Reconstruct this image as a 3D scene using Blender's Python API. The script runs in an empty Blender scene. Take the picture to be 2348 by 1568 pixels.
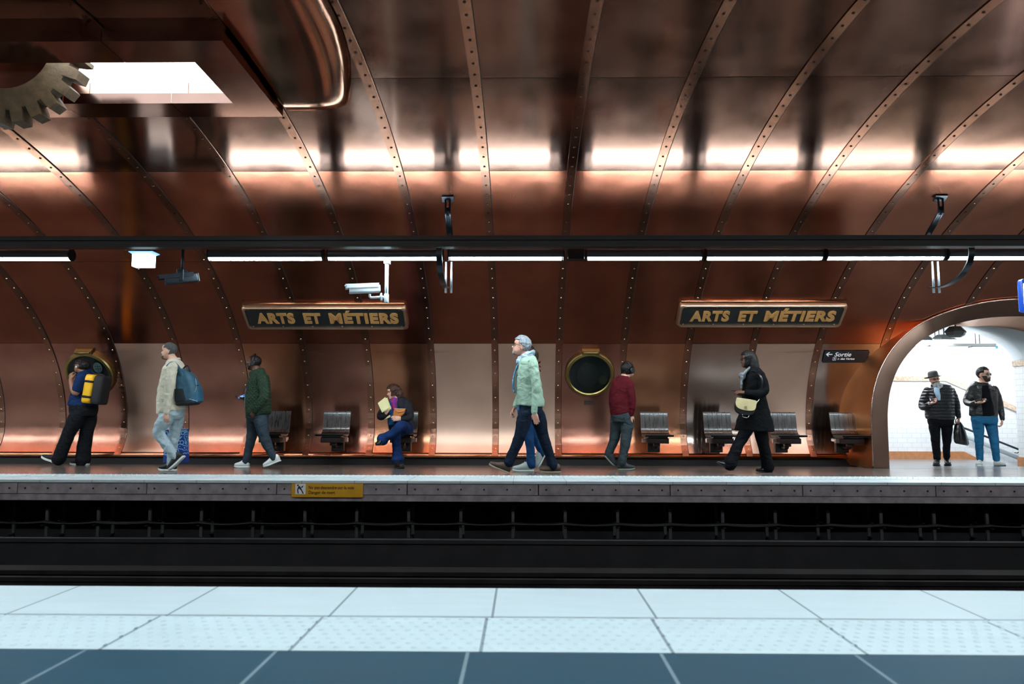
import bpy, bmesh, math, random
import numpy as np
from mathutils import Vector, Matrix, noise
random.seed(7)
SC = bpy.context.scene
COL = SC.collection
# ------------------------------------------------------------------ camera
F_PX = 1780.0
PITCH = math.atan(170/1780); YAW = math.radians(.84); ROLL = math.radians(.12); HC = .74
_F = Vector((-math.sin(YAW)*math.cos(PITCH), math.cos(YAW)*math.cos(PITCH), math.sin(PITCH)))
_R = Vector((math.cos(YAW), math.sin(YAW), 0)); _U = _R.cross(_F)
_R, _U = _R*math.cos(ROLL)+_U*math.sin(ROLL), _U*math.cos(ROLL)-_R*math.sin(ROLL)
cd = bpy.data.cameras.new('camera'); cam = bpy.data.objects.new('camera', cd); COL.objects.link(cam)
cd.sensor_width = 36; cd.lens = 36*F_PX/2348; cd.clip_start = .05; cd.clip_end = 200
cam.matrix_world = Matrix(((_R.x,_U.x,-_F.x,0),(_R.y,_U.y,-_F.y,0),(_R.z,_U.z,-_F.z,HC),(0,0,0,1)))
cd.dof.use_dof = True; cd.dof.focus_distance = 11.6; cd.dof.aperture_fstop = 3.5
SC.camera = cam
SC.view_settings.view_transform = 'Standard'; SC.view_settings.look = 'None'
SC.view_settings.gamma = 1; SC.view_settings.use_curve_mapping = False
SC.view_settings.exposure = 0.0
w = bpy.data.worlds.new('world'); SC.world = w; w.use_nodes = True
w.node_tree.nodes['Background'].inputs[0].default_value = (.25,.35,.45,1)
w.node_tree.nodes['Background'].inputs[1].default_value = .02
E_TUBE = 68.0      # strength of the fluorescent lenses
E_UP = 70.0         # their upper lens, towards the vault
E_PASS = 75.0       # strength of the lamps in the exit passage
E_COFFER = 5.0     # light panel in the ceiling recess

def ray(x, y):
    return _F*F_PX + _R*(x-1174) - _U*(y-784)
def at(x, y, D):                       # the point of the place seen at a photo pixel, at distance D into the hall
    d = ray(x, y); return Vector((0,0,HC)) + d*(D/d.y)
def floor_z(y):
    if y < 8.99: return 0.0
    if y < 12.9: return -.015*(y-8.99)
    z0 = -.015*(12.9-8.99)
    if y < 13.7: return z0 + (-.135-z0)*(y-12.9)/.8
    return -.135

# ------------------------------------------------------------------ materials
def L(c): # sRGB 0-255 to linear
    return tuple(((v/255)/12.92 if v/255 <= .04045 else ((v/255+.055)/1.055)**2.4) for v in c)+(1,)
MATS = {}
def mat(name, c, rough=.6, metal=0, var=0, vs=8, bump=0, bs=40, c2=None, emit=0, spec=.5, coat=0, rv=0, kind='noise', stretch=(1,1,1), bdist=.01, trans=0, aniso=0):
    if name in MATS: return MATS[name]
    m = bpy.data.materials.new(name); MATS[name] = m; m.use_nodes = True
    nt = m.node_tree; b = nt.nodes['Principled BSDF']; N = nt.nodes.new; K = nt.links.new
    b.inputs['Base Color'].default_value = c; b.inputs['Roughness'].default_value = rough
    b.inputs['Metallic'].default_value = metal; b.inputs['Specular IOR Level'].default_value = spec
    b.inputs['Coat Weight'].default_value = coat; b.inputs['Coat Roughness'].default_value = .15
    b.inputs['Transmission Weight'].default_value = trans
    if emit:
        b.inputs['Emission Color'].default_value = c; b.inputs['Emission Strength'].default_value = emit
    tc = N('ShaderNodeTexCoord'); mp = N('ShaderNodeMapping'); K(tc.outputs['Object'], mp.inputs[0]); mp.inputs['Scale'].default_value = stretch
    if var or c2 or rv:
        n = N('ShaderNodeTexNoise'); n.inputs['Scale'].default_value = vs; n.inputs['Detail'].default_value = 6; K(mp.outputs[0], n.inputs[0])
        r = N('ShaderNodeValToRGB'); r.color_ramp.elements[0].position = .3; r.color_ramp.elements[1].position = .7
        r.color_ramp.elements[0].color = tuple(v*(1-var) for v in c[:3])+(1,)
        r.color_ramp.elements[1].color = c2 or tuple(min(1, v*(1+var)) for v in c[:3])+(1,)
        K(n.outputs['Fac'], r.inputs[0])
        if var or c2: K(r.outputs[0], b.inputs['Base Color'])
        if rv:
            q = N('ShaderNodeMapRange'); q.inputs['To Min'].default_value = rough-rv; q.inputs['To Max'].default_value = rough+rv
            K(n.outputs['Fac'], q.inputs[0]); K(q.outputs[0], b.inputs['Roughness'])
    if bump:
        if kind == 'noise':
            n2 = N('ShaderNodeTexNoise'); n2.inputs['Scale'].default_value = bs; n2.inputs['Detail'].default_value = 4; o = n2.outputs['Fac']
        elif kind == 'voronoi':
            n2 = N('ShaderNodeTexVoronoi'); n2.inputs['Scale'].default_value = bs; o = n2.outputs['Distance']
        else:
            n2 = N('ShaderNodeTexWave'); n2.inputs['Scale'].default_value = bs; n2.bands_direction = kind; n2.inputs['Distortion'].default_value = 1.2; o = n2.outputs['Fac']
        K(mp.outputs[0], n2.inputs[0])
        bp = N('ShaderNodeBump'); bp.inputs['Strength'].default_value = bump; bp.inputs['Distance'].default_value = bdist
        K(o, bp.inputs['Height']); K(bp.outputs[0], b.inputs['Normal'])
    return m

def copper(name, c, rough, var=.12, dens=.12, aniso=.75, edge=None):
    """rolled copper sheet: mottled colour, brushed grain, soft dents and wipe marks"""
    m = bpy.data.materials.new(name); MATS[name] = m; m.use_nodes = True
    nt = m.node_tree; b = nt.nodes['Principled BSDF']; N = nt.nodes.new; K = nt.links.new
    b.inputs['Metallic'].default_value = 1
    b.inputs['Anisotropic'].default_value = aniso
    b.inputs['Specular Tint'].default_value = edge or (1,.85,.75,1)
    tg = N('ShaderNodeTangent'); tg.direction_type = 'RADIAL'; tg.axis = 'X'; K(tg.outputs[0], b.inputs['Tangent'])   # rolled sheet: grain runs along the hall
    tc = N('ShaderNodeTexCoord')
    n = N('ShaderNodeTexNoise'); n.inputs['Scale'].default_value = 2.3; n.inputs['Detail'].default_value = 8; K(tc.outputs['Object'], n.inputs[0])
    r = N('ShaderNodeValToRGB'); e = r.color_ramp.elements; e[0].position = .3; e[1].position = .72
    e[0].color = tuple(v*(1-var) for v in c[:3])+(1,); e[1].color = tuple(min(1,v*(1+var)) for v in c[:3])+(1,)
    K(n.outputs['Fac'], r.inputs[0])
    g = N('ShaderNodeTexNoise'); g.inputs['Scale'].default_value = 90; g.inputs['Detail'].default_value = 5; K(tc.outputs['Object'], g.inputs[0])
    mr = N('ShaderNodeMapRange'); mr.inputs['From Min'].default_value = .35; mr.inputs['From Max'].default_value = .7
    mr.inputs['To Min'].default_value = rough-.02; mr.inputs['To Max'].default_value = rough+.025; K(n.outputs['Fac'], mr.inputs[0])
    K(mr.outputs[0], b.inputs['Roughness']); K(r.outputs[0], b.inputs['Base Color'])
    dn = N('ShaderNodeTexNoise'); dn.inputs['Scale'].default_value = 1.1; dn.inputs['Detail'].default_value = 2; K(tc.outputs['Object'], dn.inputs[0])
    b1 = N('ShaderNodeBump'); b1.inputs['Strength'].default_value = dens; b1.inputs['Distance'].default_value = .012; K(dn.outputs['Fac'], b1.inputs['Height'])
    b2 = N('ShaderNodeBump'); b2.inputs['Strength'].default_value = .12; b2.inputs['Distance'].default_value = .001; K(g.outputs['Fac'], b2.inputs['Height']); K(b1.outputs[0], b2.inputs['Normal'])
    K(b2.outputs[0], b.inputs['Normal'])
    return m

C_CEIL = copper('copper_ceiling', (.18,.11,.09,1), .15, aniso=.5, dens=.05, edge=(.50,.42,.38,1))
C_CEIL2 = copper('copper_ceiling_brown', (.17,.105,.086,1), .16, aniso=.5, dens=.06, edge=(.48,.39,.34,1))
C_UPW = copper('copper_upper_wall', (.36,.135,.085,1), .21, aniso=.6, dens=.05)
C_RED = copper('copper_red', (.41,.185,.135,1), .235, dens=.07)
C_ORG = copper('copper_orange', (.52,.235,.135,1), .23, dens=.08)
C_PALE = copper('copper_pale', (.66,.44,.34,1), .36, var=.05, dens=.1)
C_GREY = copper('copper_grey', (.50,.38,.33,1), .15, var=.08, dens=.15)
C_STRAP = copper('copper_strap', (.36,.18,.125,1), .20, edge=(.7,.55,.48,1), var=.18, aniso=.5)
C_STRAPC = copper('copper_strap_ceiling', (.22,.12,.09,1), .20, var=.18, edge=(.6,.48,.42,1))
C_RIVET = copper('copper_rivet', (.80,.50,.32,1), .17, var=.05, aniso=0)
C_RIVSH = copper('copper_rivet_shaded', (.12,.07,.05,1), .25, var=.05, aniso=0)  # same rivets higher up the vault, their dark reflections put into the colour
C_DARK = copper('copper_dark', (.19,.12,.10,1), .17, aniso=.3, edge=(.45,.38,.36,1))
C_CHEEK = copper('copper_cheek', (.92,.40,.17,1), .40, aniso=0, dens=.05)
C_FACE = copper('copper_portal_face', (.17,.105,.08,1), .36, var=.08, aniso=.2, dens=.05)
C_PORT = copper('copper_portal', (.45,.28,.21,1), .36, var=.05)
BLACK = mat('black_gap', (.004,.004,.005,1), .8)

# ------------------------------------------------------------------ mesh helpers
class MB:
    def __init__(s): s.v = []; s.f = []; s.mi = []; s.sm = []
    def add(s, vs, fs, mi=0, sm=True):
        o = len(s.v); s.v += [Vector(v) for v in vs]
        for f in fs: s.f.append(tuple(i+o for i in f)); s.mi.append(mi); s.sm.append(sm)
        return s
    def box(s, c, d, M=None, mi=0):
        c = Vector(c); vs = [Vector((x*d[0]/2, y*d[1]/2, z*d[2]/2)) for x in (-1,1) for y in (-1,1) for z in (-1,1)]
        if M is not None: vs = [M @ v for v in vs]
        return s.add([v+c for v in vs], [(0,1,3,2),(4,6,7,5),(0,4,5,1),(2,3,7,6),(0,2,6,4),(1,5,7,3)], mi, False)
    def rbox(s, c, d, r, M=None, mi=0, n=3):
        """rounded box as a loft of rounded rectangles along local z"""
        c = Vector(c); r = min(r, min(d)/2*.98); rings = []
        def rr(hx, hy, q, z):
            out = []
            for k,(sx,sy) in enumerate(((1,1),(-1,1),(-1,-1),(1,-1))):
                for i in range(n+1):
                    a = math.pi/2*(k+i/n); out.append(Vector((sx*(hx-q)+q*math.cos(a), sy*(hy-q)+q*math.sin(a), z)))
            return out
        hz = d[2]/2
        for i in range(n+1):
            a = math.pi/2*i/n; k = r*(1-math.sin(a))
            rings.append(rr(d[0]/2-k, d[1]/2-k, max(r-k, .0005), -hz+r*(1-math.cos(a))))
        rings += [[Vector((p.x,p.y,-p.z)) for p in q] for q in reversed(rings)]
        if M is not None: rings = [[M @ p for p in q] for q in rings]
        return s.loft([[p+c for p in q] for q in rings], mi=mi)
    def loft(s, rings, cap=True, closed=True, mi=0, sm=True):
        n = len(rings[0]); vs = [p for q in rings for p in q]; fs = []
        for i in range(len(rings)-1):
            for j in range(n if closed else n-1):
                k = (j+1) % n; fs.append((i*n+j, i*n+k, (i+1)*n+k, (i+1)*n+j))
        s.add(vs, fs, mi, sm)
        if cap and closed:
            o = len(s.v)-len(vs)
            s.f.append(tuple(o+j for j in reversed(range(n)))); s.mi.append(mi); s.sm.append(False)
            s.f.append(tuple(o+(len(rings)-1)*n+j for j in range(n))); s.mi.append(mi); s.sm.append(False)
        return s
    def tube(s, pts, rad, n=12, mi=0, smooth=0, cap=True, round_ends=False, flat=None):
        pts = [Vector(p) for p in pts]
        if not hasattr(rad, '__len__'): rad = [rad]*len(pts)
        rad = list(rad)
        if smooth: pts, rad = crom(pts, rad, smooth)
        if round_ends:
            d0 = (pts[0]-pts[1]).normalized(); d1 = (pts[-1]-pts[-2]).normalized(); r0, r1 = rad[0], rad[-1]
            pts = [pts[0]+d0*r0*.95, pts[0]+d0*r0*.6] + pts + [pts[-1]+d1*r1*.6, pts[-1]+d1*r1*.95]
            rad = [r0*.3, r0*.8] + rad + [r1*.8, r1*.3]
        rings = []; up = None
        for i, p in enumerate(pts):
            t = (pts[min(i+1,len(pts)-1)] - pts[max(i-1,0)]).normalized()
            if up is None:
                up = Vector((0,1,0)) if abs(t.y) < .9 else Vector((1,0,0))
                if flat is not None: up = Vector(flat[0])
            u = (up - t*up.dot(t)).normalized(); up = u; v = t.cross(u)
            k = flat[1] if flat is not None else 1
            rings.append([p + (u*math.cos(a)*k + v*math.sin(a))*rad[i] for a in [2*math.pi*j/n for j in range(n)]])
        return s.loft(rings, cap=cap, mi=mi)
    def ell(s, c, r, M=None, n=14, m=9, mi=0):
        c = Vector(c); rings = []
        for i in range(m+1):
            th = math.pi*(.02+.96*i/m); rings.append([Vector((r[0]*math.sin(th)*math.cos(2*math.pi*j/n), r[1]*math.sin(th)*math.sin(2*math.pi*j/n), -r[2]*math.cos(th))) for j in range(n)])
        if M is not None: rings = [[M @ p for p in q] for q in rings]
        return s.loft([[p+c for p in q] for q in rings], mi=mi)
    def cyl(s, a, b, r, n=16, mi=0, sm=True):
        return s.tube([a, b], r, n=n, mi=mi)
    def prism(s, poly, M, z0, z1, mi=0, bev=0):
        """polygon in the local xy plane extruded along local z, placed by matrix M"""
        n = len(poly)
        vs = [M @ Vector((x,y,z0)) for x,y in poly] + [M @ Vector((x,y,z1)) for x,y in poly]
        fs = [tuple(reversed(range(n))), tuple(range(n,2*n))] + [(i,(i+1)%n,(i+1)%n+n,i+n) for i in range(n)]
        return s.add(vs, fs, mi, False)
    def merge(s, o): return s.add(o.v, o.f, 0)
    def build(s, name, m, parent=None, world=True, sharp=None, data_only=False):
        me = bpy.data.meshes.new(name)
        off = parent_loc(parent) if (parent is not None and world) else Vector((0,0,0))
        me.from_pydata([tuple(v-off) for v in s.v], [], s.f)
        ms = m if isinstance(m, (list,tuple)) else [m]
        for q in ms: me.materials.append(q)
        me.polygons.foreach_set('material_index', s.mi); me.polygons.foreach_set('use_smooth', s.sm)
        bm = bmesh.new(); bm.from_mesh(me); bmesh.ops.recalc_face_normals(bm, faces=bm.faces)
        if sharp:
            for e in bm.edges:
                if len(e.link_faces) == 2 and e.calc_face_angle(0) > sharp: e.smooth = False
        bm.to_mesh(me); bm.free(); me.update()
        if data_only: return me
        o = bpy.data.objects.new(name, me); COL.objects.link(o)
        if parent is not None: o.parent = parent
        return o
LOC = {}
def parent_loc(p):
    v = Vector((0,0,0))
    while p is not None: v += p.location; p = p.parent
    return v
def crom(pts, rad, k):
    P = [pts[0]]+pts+[pts[-1]]; Rr = [rad[0]]+rad+[rad[-1]]; op = []; orr = []
    for i in range(1, len(P)-2):
        for j in range(k):
            t = j/k; a,b,c,d = P[i-1],P[i],P[i+1],P[i+2]
            op.append(.5*((2*b)+(c-a)*t+(2*a-5*b+4*c-d)*t*t+(3*b-a-3*c+d)*t**3))
            tt = t*t*(3-2*t); orr.append(Rr[i]*(1-tt)+Rr[i+1]*tt)
    op.append(P[-2]); orr.append(Rr[-2]); return op, orr
def thing(name, label, cat, loc=(0,0,0), group=None, rotz=0):
    o = bpy.data.objects.new(name, None); COL.objects.link(o); o.location = loc; o.rotation_euler = (0,0,rotz); o.empty_display_size = .1
    o['label'] = label; o['category'] = cat
    if group: o['group'] = group
    return o
def tag(o, label, cat, group=None):
    o['label'] = label; o['category'] = cat
    if group: o['group'] = group
    return o
def struct(o, label=None):
    o['kind'] = 'structure'
    if label: o['label'] = label
    return o
def copy_tree(o, parent=None):
    c = o.copy(); COL.objects.link(c); c.parent = parent
    for ch in list(o.children): copy_tree(ch, c)
    return c
def text(name, s, size, m, parent, M, ext=.004, off=0, sx=1, align='CENTER', spacing=1, shear=0, fit=None):
    cu = bpy.data.curves.new(name, 'FONT'); cu.body = s; cu.size = size; cu.extrude = ext; cu.offset = off
    cu.align_x = align; cu.align_y = 'CENTER'; cu.space_character = spacing; cu.shear = shear; cu.resolution_u = 4
    cu.materials.append(m)
    t = bpy.data.objects.new(name, cu); COL.objects.link(t)
    t.matrix_world = M @ Matrix.Diagonal((sx,1,1,1))
    bpy.context.view_layer.update()
    dg = bpy.context.evaluated_depsgraph_get()
    me = bpy.data.meshes.new_from_object(t.evaluated_get(dg)); mw = t.matrix_world.copy()
    bpy.data.objects.remove(t)
    if fit:      # fit to (width, cap height) around the local origin
        xs = [v.co.x for v in me.vertices]; k = fit[0]/(max(xs)-min(xs)); c = (max(xs)+min(xs))/2
        mw = M @ Matrix.Diagonal((k, fit[1]/fit[2] if len(fit) > 2 else 1, 1, 1)) @ Matrix.Translation((-c,0,0))
    off_ = parent_loc(parent) if parent is not None else Vector((0,0,0))
    me.transform(Matrix.Translation(-off_) @ mw)
    o = bpy.data.objects.new(name, me); COL.objects.link(o)
    if parent is not None: o.parent = parent
    return o
# ------------------------------------------------------------------ the vault
VC, VA, VZ, VB = 6.3, 6.7, .5, 3.49
def vp(t, X, inn=0.0):
    """point on the vault at angle t (0 = far wall, 90 = crown), pushed inwards by inn"""
    c, s = math.cos(t), math.sin(t); n = Vector((0, c/VA, s/VB)).normalized()
    q = Vector((X, VC+VA*c, VZ+VB*s)) - n*inn
    if s < .05/VB: q.y -= math.copysign(.69*(.05-VB*s)**2, c)      # the sheet curls in at the foot of the wall
    return q
def vn(t): return -Vector((0, math.cos(t)/VA, math.sin(t)/VB)).normalized()     # towards the inside
def vt(t): return Vector((0, -VA*math.sin(t), VB*math.cos(t))).normalized()      # upwards along the vault
def t_of_z(z): return math.asin((z-VZ)/VB)
def t_of_d(d): return math.acos((d-VC)/VA)
def vault_d(z): return VC+VA*math.cos(t_of_z(z)) if z < VZ+VB else VC
RX0, RDX = .575, 1.0375
RIBS = [RX0+RDX*k for k in range(-22, 23)]
T0 = t_of_z(.135); T_SEAM = t_of_z(1.905)
SEAMS = [T0, T_SEAM, math.radians(45), t_of_d(9.08), t_of_d(7.14), t_of_d(5.2), t_of_d(3.3), math.pi-math.radians(45), math.pi-T_SEAM, math.pi-T0]
# portal outline (X, Z)
PXC = 7.66
def portal_curve(hw, top, zs, e, n=40):
    out = [(PXC-hw, -.04)]
    out += [(PXC-hw, z) for z in (.2, .4)] if zs > .45 else []
    for i in range(n+1):
        a = math.pi*(1-i/n); c, s = math.cos(a), math.sin(a)
        out.append((PXC+hw*math.copysign(abs(c)**(2/e), c), zs+(top-zs)*abs(s)**(2/e)))
    out += [(PXC+hw, z) for z in (.4, .2)] if zs > .45 else []
    out.append((PXC+hw, -.04)); return out
P_IN = portal_curve(2.05, 2.29, .55, 2.45)
P_OUT = portal_curve(2.30, 2.52, .55, 2.35)
def in_poly(x, z, poly):
    c = False; n = len(poly)
    for i in range(n):
        (x1,z1),(x2,z2) = poly[i], poly[(i+1)%n]
        if (z1 > z) != (z2 > z) and x < (x2-x1)*(z-z1)/(z2-z1)+x1: c = not c
    return c
P_CUT = portal_curve(2.16, 2.40, .55, 2.4); P_CUT = [(PXC-2.16,-3)]+P_CUT+[(PXC+2.16,-3)]
def build_panels(name, s0, s1, pick):
    mb = MB(); rnd = random.Random(3)
    for i in range(len(RIBS)-1):
        x0, x1 = RIBS[i]+.004, RIBS[i+1]-.004
        for j in range(s0, s1):
            ta, tb = SEAMS[j], SEAMS[j+1]; ga = .0018/6*2
            mi = pick(i, j); cut = (x1 > PXC-2.5 and x0 < PXC+2.5 and j <= 1)
            nx = 28 if cut else 6; nt_ = 60 if cut else 16
            tx, tt, bl = rnd.uniform(-.0025,.0025), rnd.uniform(-.0015,.0015), rnd.uniform(.0008,.0026)
            vs = []; fs = []
            for a in range(nt_+1):
                t = ta+ga+(tb-ta-2*ga)*a/nt_
                for b in range(nx+1):
                    u, v = b/nx, a/nt_
                    h = bl*math.sin(math.pi*u)**.8*min(1, 4*v*(1-v)+.3) + tx*(u-.5) + tt*(v-.5)
                    vs.append(vp(t, x0+(x1-x0)*u, .006+h))
            for a in range(nt_):
                for b in range(nx):
                    q = (a*(nx+1)+b, a*(nx+1)+b+1, (a+1)*(nx+1)+b+1, (a+1)*(nx+1)+b)
                    if cut:
                        cx = sum(vs[k].x for k in q)/4; cz = sum(vs[k].z for k in q)/4
                        if in_poly(cx, cz, P_CUT): continue
                    fs.append(q)
            used = sorted({k for f in fs for k in f}); mp = {k:i2 for i2,k in enumerate(used)}
            mb.add([vs[k] for k in used], [tuple(mp[k] for k in f) for f in fs], mi)
    return mb
WALLM = [C_RED, C_PALE, C_ORG, C_GREY]
# bay index i -> finish of the lower wall panel, left to right as in the station
LOWER = {6:0, 5:0, 7:1, 8:0, 9:2, 10:0, 11:2, 12:1, 13:1, 14:0, 15:2, 16:3, 17:1, 18:3}
mbw = build_panels('wall_back', 0, 1, lambda i,j: LOWER.get(i-8, 0))
wall_back = struct(mbw.build('wall_back', WALLM))
rc = random.Random(11)
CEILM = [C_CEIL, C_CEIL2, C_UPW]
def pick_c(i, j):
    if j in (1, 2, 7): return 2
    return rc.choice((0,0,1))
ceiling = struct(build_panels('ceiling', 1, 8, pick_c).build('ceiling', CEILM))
wall_front = struct(build_panels('wall_front', 8, 9, lambda i,j: 0).build('wall_front', WALLM))
# dark shell behind the cladding
mb = MB(); XS = [-24.2 + .2*k for k in range(0, 243)]
n = 120; xs = [x for x in XS]
vs = []; fs = []
for a in range(n+1):
    t = T0-.25+(math.pi-2*T0+.5)*a/n
    for x in xs: vs.append(vp(t, x, -.07))
W = len(xs)
for a in range(n):
    for b in range(W-1):
        q = (a*W+b, a*W+b+1, (a+1)*W+b+1, (a+1)*W+b)
        cx = sum(vs[k].x for k in q)/4; cz = sum(vs[k].z for k in q)/4
        if a < n/2 and in_poly(cx, cz-.05, P_CUT): continue
        if a < n/2 and in_poly(cx, cz+.05, P_CUT): continue
        fs.append(q)
struct(mb.add(vs, fs).build('trim_20', BLACK))
# end walls of the hall
for k, X in ((1,-24.0),(2,24.0)):
    mb = MB(); pts = [vp(T0+(math.pi-2*T0)*i/60, X) for i in range(61)]
    poly = [(p.y, p.z) for p in pts] + [(-.6,-1.2),(13.2,-1.2)]
    mb.prism(poly, Matrix(((0,0,1,X),(1,0,0,0),(0,1,0,0),(0,0,0,1))), -.05 if k==1 else .0, 0 if k==1 else .05)
    struct(mb.build('wall_left' if k==1 else 'wall_right', mat('tunnel_dark', L((22,20,22)), .9)))

# riveted straps
rb = MB()
rings = []
for i in range(6):
    a = math.pi/2*i/5; rings.append([Vector((.0145*math.cos(a)*math.cos(2*math.pi*j/10)+0, .0145*math.cos(a)*math.sin(2*math.pi*j/10), .011*math.sin(a))) if i < 5 else Vector((.002*math.cos(2*math.pi*j/10), .002*math.sin(2*math.pi*j/10), .0112)) for j in range(10)])
rb.loft(rings); rivet_me = rb.build('rivet', C_RIVET, data_only=True); rivet_shaded = rb.build('rivet', C_RIVSH, data_only=True)
SIGN_T = (t_of_z(2.10), t_of_z(2.48))
tn = 1
for k, X in enumerate(RIBS):
    if X < -10.5 or X > 11: continue
    mb = MB(); t = T0-.012; T1 = math.pi-T0
    # stop where the passage portal opens
    if abs(X-PXC) < 2.28:
        while in_poly(X, VZ+VB*math.sin(t), P_OUT+[]) or VZ+VB*math.sin(t) < 1.2: t += .01
    prof = [(-.052,.004),(-.052,.016),(.048,.016),(.052,.013),(.052,.004)]
    tlist = []; q = t
    while q < T1: tlist.append(q); q += .025
    tlist.append(T1)
    mb.loft([[vp(q, X+px_, h) for px_, h in prof] for q in tlist])
    for f in range(len(mb.sm)): mb.sm[f] = False
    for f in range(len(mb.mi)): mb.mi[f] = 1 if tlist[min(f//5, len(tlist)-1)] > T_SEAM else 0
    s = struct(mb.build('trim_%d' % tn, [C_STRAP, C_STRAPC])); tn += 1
    mb2 = MB(); mb2.loft([[vp(q, X+a, h) for a, h in ((.052,.003),(.052,.012),(.058,.012),(.058,.003))] for q in tlist])
    g = mb2.build('shadow_gap', BLACK, s)
    # rivets along the strap, 0.213 m apart
    q = T0+.02
    while q < 1.75:
        if q > t+.01:
            o = bpy.data.objects.new('rivet', rivet_me if q < .80 else rivet_shaded); COL.objects.link(o); o.parent = s
            p = vp(q, X, .0155); z = vn(q); y = vt(q); x = y.cross(z)
            o.matrix_local = Matrix(((x.x,y.x,z.x,p.x),(x.y,y.y,z.y,p.y),(x.z,y.z,z.z,p.z),(0,0,0,1)))
        ds = .213; q += ds/math.sqrt((VA*math.sin(q))**2+(VB*math.cos(q))**2)

# round copper moulding, shadow gap and raked dark tile skirting at the foot of the wall
XE = PXC-2.27
def along_x(mb, prof, x0, x1, n=1, mi=0, sm=True, closed=True):
    return mb.loft([[Vector((x0+(x1-x0)*i/n, y, z)) for y, z in prof] for i in range(n+1)], mi=mi, sm=sm, closed=closed)
for (a, b, q) in ((-24, XE, 21), (PXC+2.27, 24, 22)):
    mb = MB(); along_x(mb, [(12.845+.045*math.cos(v), .09+.042*math.sin(v)) for v in [2*math.pi*i/14 for i in range(14)]], a, b)
    struct(mb.build('trim_%d' % q, C_ORG))
SK = mat('skirting_tile', L((48,66,74)), .25, var=.35, vs=3, bump=.2, bs=20)
for (a, b, q) in ((-24, XE-.02, 'baseboard_back'), (PXC+2.27, 24, 'baseboard_right')):
    mb = MB(); n = int((b-a)/.2)
    along_x(mb, [(13.05,-.2),(12.97,-.2),(12.97,.05),(13.05,.05)], a, b, mi=1, sm=False)
    for i in range(n):
        x0 = a+(b-a)*i/n; x1 = a+(b-a)*(i+1)/n-.004
        along_x(mb, [(12.90,-.1),(12.85,-.058),(12.93,.026),(12.96,.026),(12.96,-.1)], x0, x1, sm=False)
    struct(mb.build(q, [SK, BLACK]))

# ------------------------------------------------------------------ platforms and pit
def tile_mat(name, c, c2, rough, joint, jw, sx, sy, ox=0, oy=0, vary=.15, bump=.05, streak=True):
    m = bpy.data.materials.new(name); MATS[name] = m; m.use_nodes = True
    nt = m.node_tree; b = nt.nodes['Principled BSDF']; N = nt.nodes.new; K = nt.links.new
    tc = N('ShaderNodeTexCoord'); mp = N('ShaderNodeMapping'); K(tc.outputs['Object'], mp.inputs[0])
    mp.inputs['Location'].default_value = (-ox, -oy, 0)
    br = N('ShaderNodeTexBrick'); K(mp.outputs[0], br.inputs[0]); br.offset = 0; br.inputs['Scale'].default_value = 1
    br.inputs['Brick Width'].default_value = sx; br.inputs['Row Height'].default_value = sy; br.inputs['Mortar Size'].default_value = jw
    br.inputs['Mortar Smooth'].default_value = .1; br.inputs['Color1'].default_value = c; br.inputs['Color2'].default_value = c2; br.inputs['Mortar'].default_value = joint
    n = N('ShaderNodeTexNoise'); n.inputs['Scale'].default_value = 3; n.inputs['Detail'].default_value = 8
    mp2 = N('ShaderNodeMapping'); mp2.inputs['Scale'].default_value = (1,5,1) if streak else (1,1,1); K(tc.outputs['Object'], mp2.inputs[0]); K(mp2.outputs[0], n.inputs[0])
    mx = N('ShaderNodeMixRGB'); mx.blend_type = 'MULTIPLY'; mx.inputs[0].default_value = 1
    r = N('ShaderNodeValToRGB'); r.color_ramp.elements[0].color = (1-vary*2,)*3+(1,); r.color_ramp.elements[1].color = (1+vary,)*3+(1,)
    K(n.outputs['Fac'], r.inputs[0]); K(br.outputs['Color'], mx.inputs[1]); K(r.outputs[0], mx.inputs[2]); K(mx.outputs[0], b.inputs['Base Color'])
    q = N('ShaderNodeMapRange'); q.inputs['To Min'].default_value = rough-.07; q.inputs['To Max'].default_value = rough+.1; K(n.outputs['Fac'], q.inputs[0]); K(q.outputs[0], b.inputs['Roughness'])
    bp = N('ShaderNodeBump'); bp.inputs['Strength'].default_value = bump; bp.inputs['Distance'].default_value = .004; K(n.outputs['Fac'], bp.inputs['Height']); K(bp.outputs[0], b.inputs['Normal'])
    return m
FLOOR_T = tile_mat('dark_floor_tile', (.12,.105,.095,1), (.14,.12,.11,1), .2, (.14,.14,.14,1), .006, .606, .606, -1.326, 10.0)
PASS_T = tile_mat('passage_floor_tile', (.16,.18,.19,1), (.18,.20,.21,1), .22, (.1,.1,.1,1), .006, .6, .6)
NEAR_T = tile_mat('near_floor_tile', (.018,.060,.092,1), (.022,.068,.102,1), .5, (.16,.22,.26,1), .006, .606, 1.2, -1.326-.06, 2.53-1.2); NEAR_T.node_tree.nodes['Principled BSDF'].inputs['Specular IOR Level'].default_value = .06
WHITE_T = tile_mat('white_edge_slab', (.44,.53,.57,1), (.46,.55,.59,1), .5, (.12,.17,.2,1), .005, .606, 5, -1.326, 2.96, vary=.07)
TACT_T = tile_mat('tactile_slab', (.44,.54,.58,1), (.46,.56,.60,1), .5, (.14,.19,.22,1), .006, .606, 5, -1.326-.02, 2.0, vary=.07)
WHITE_F = tile_mat('far_edge_slab', (.54,.62,.65,1), (.56,.64,.67,1), .45, (.3,.34,.36,1), .005, .606, 5, -1.326, 8.5, vary=.05)
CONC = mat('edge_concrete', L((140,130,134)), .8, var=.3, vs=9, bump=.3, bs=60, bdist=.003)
CONC_D = mat('pit_concrete', L((30,29,30)), .9, var=.5, vs=3, bump=.4, bs=12)
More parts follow.
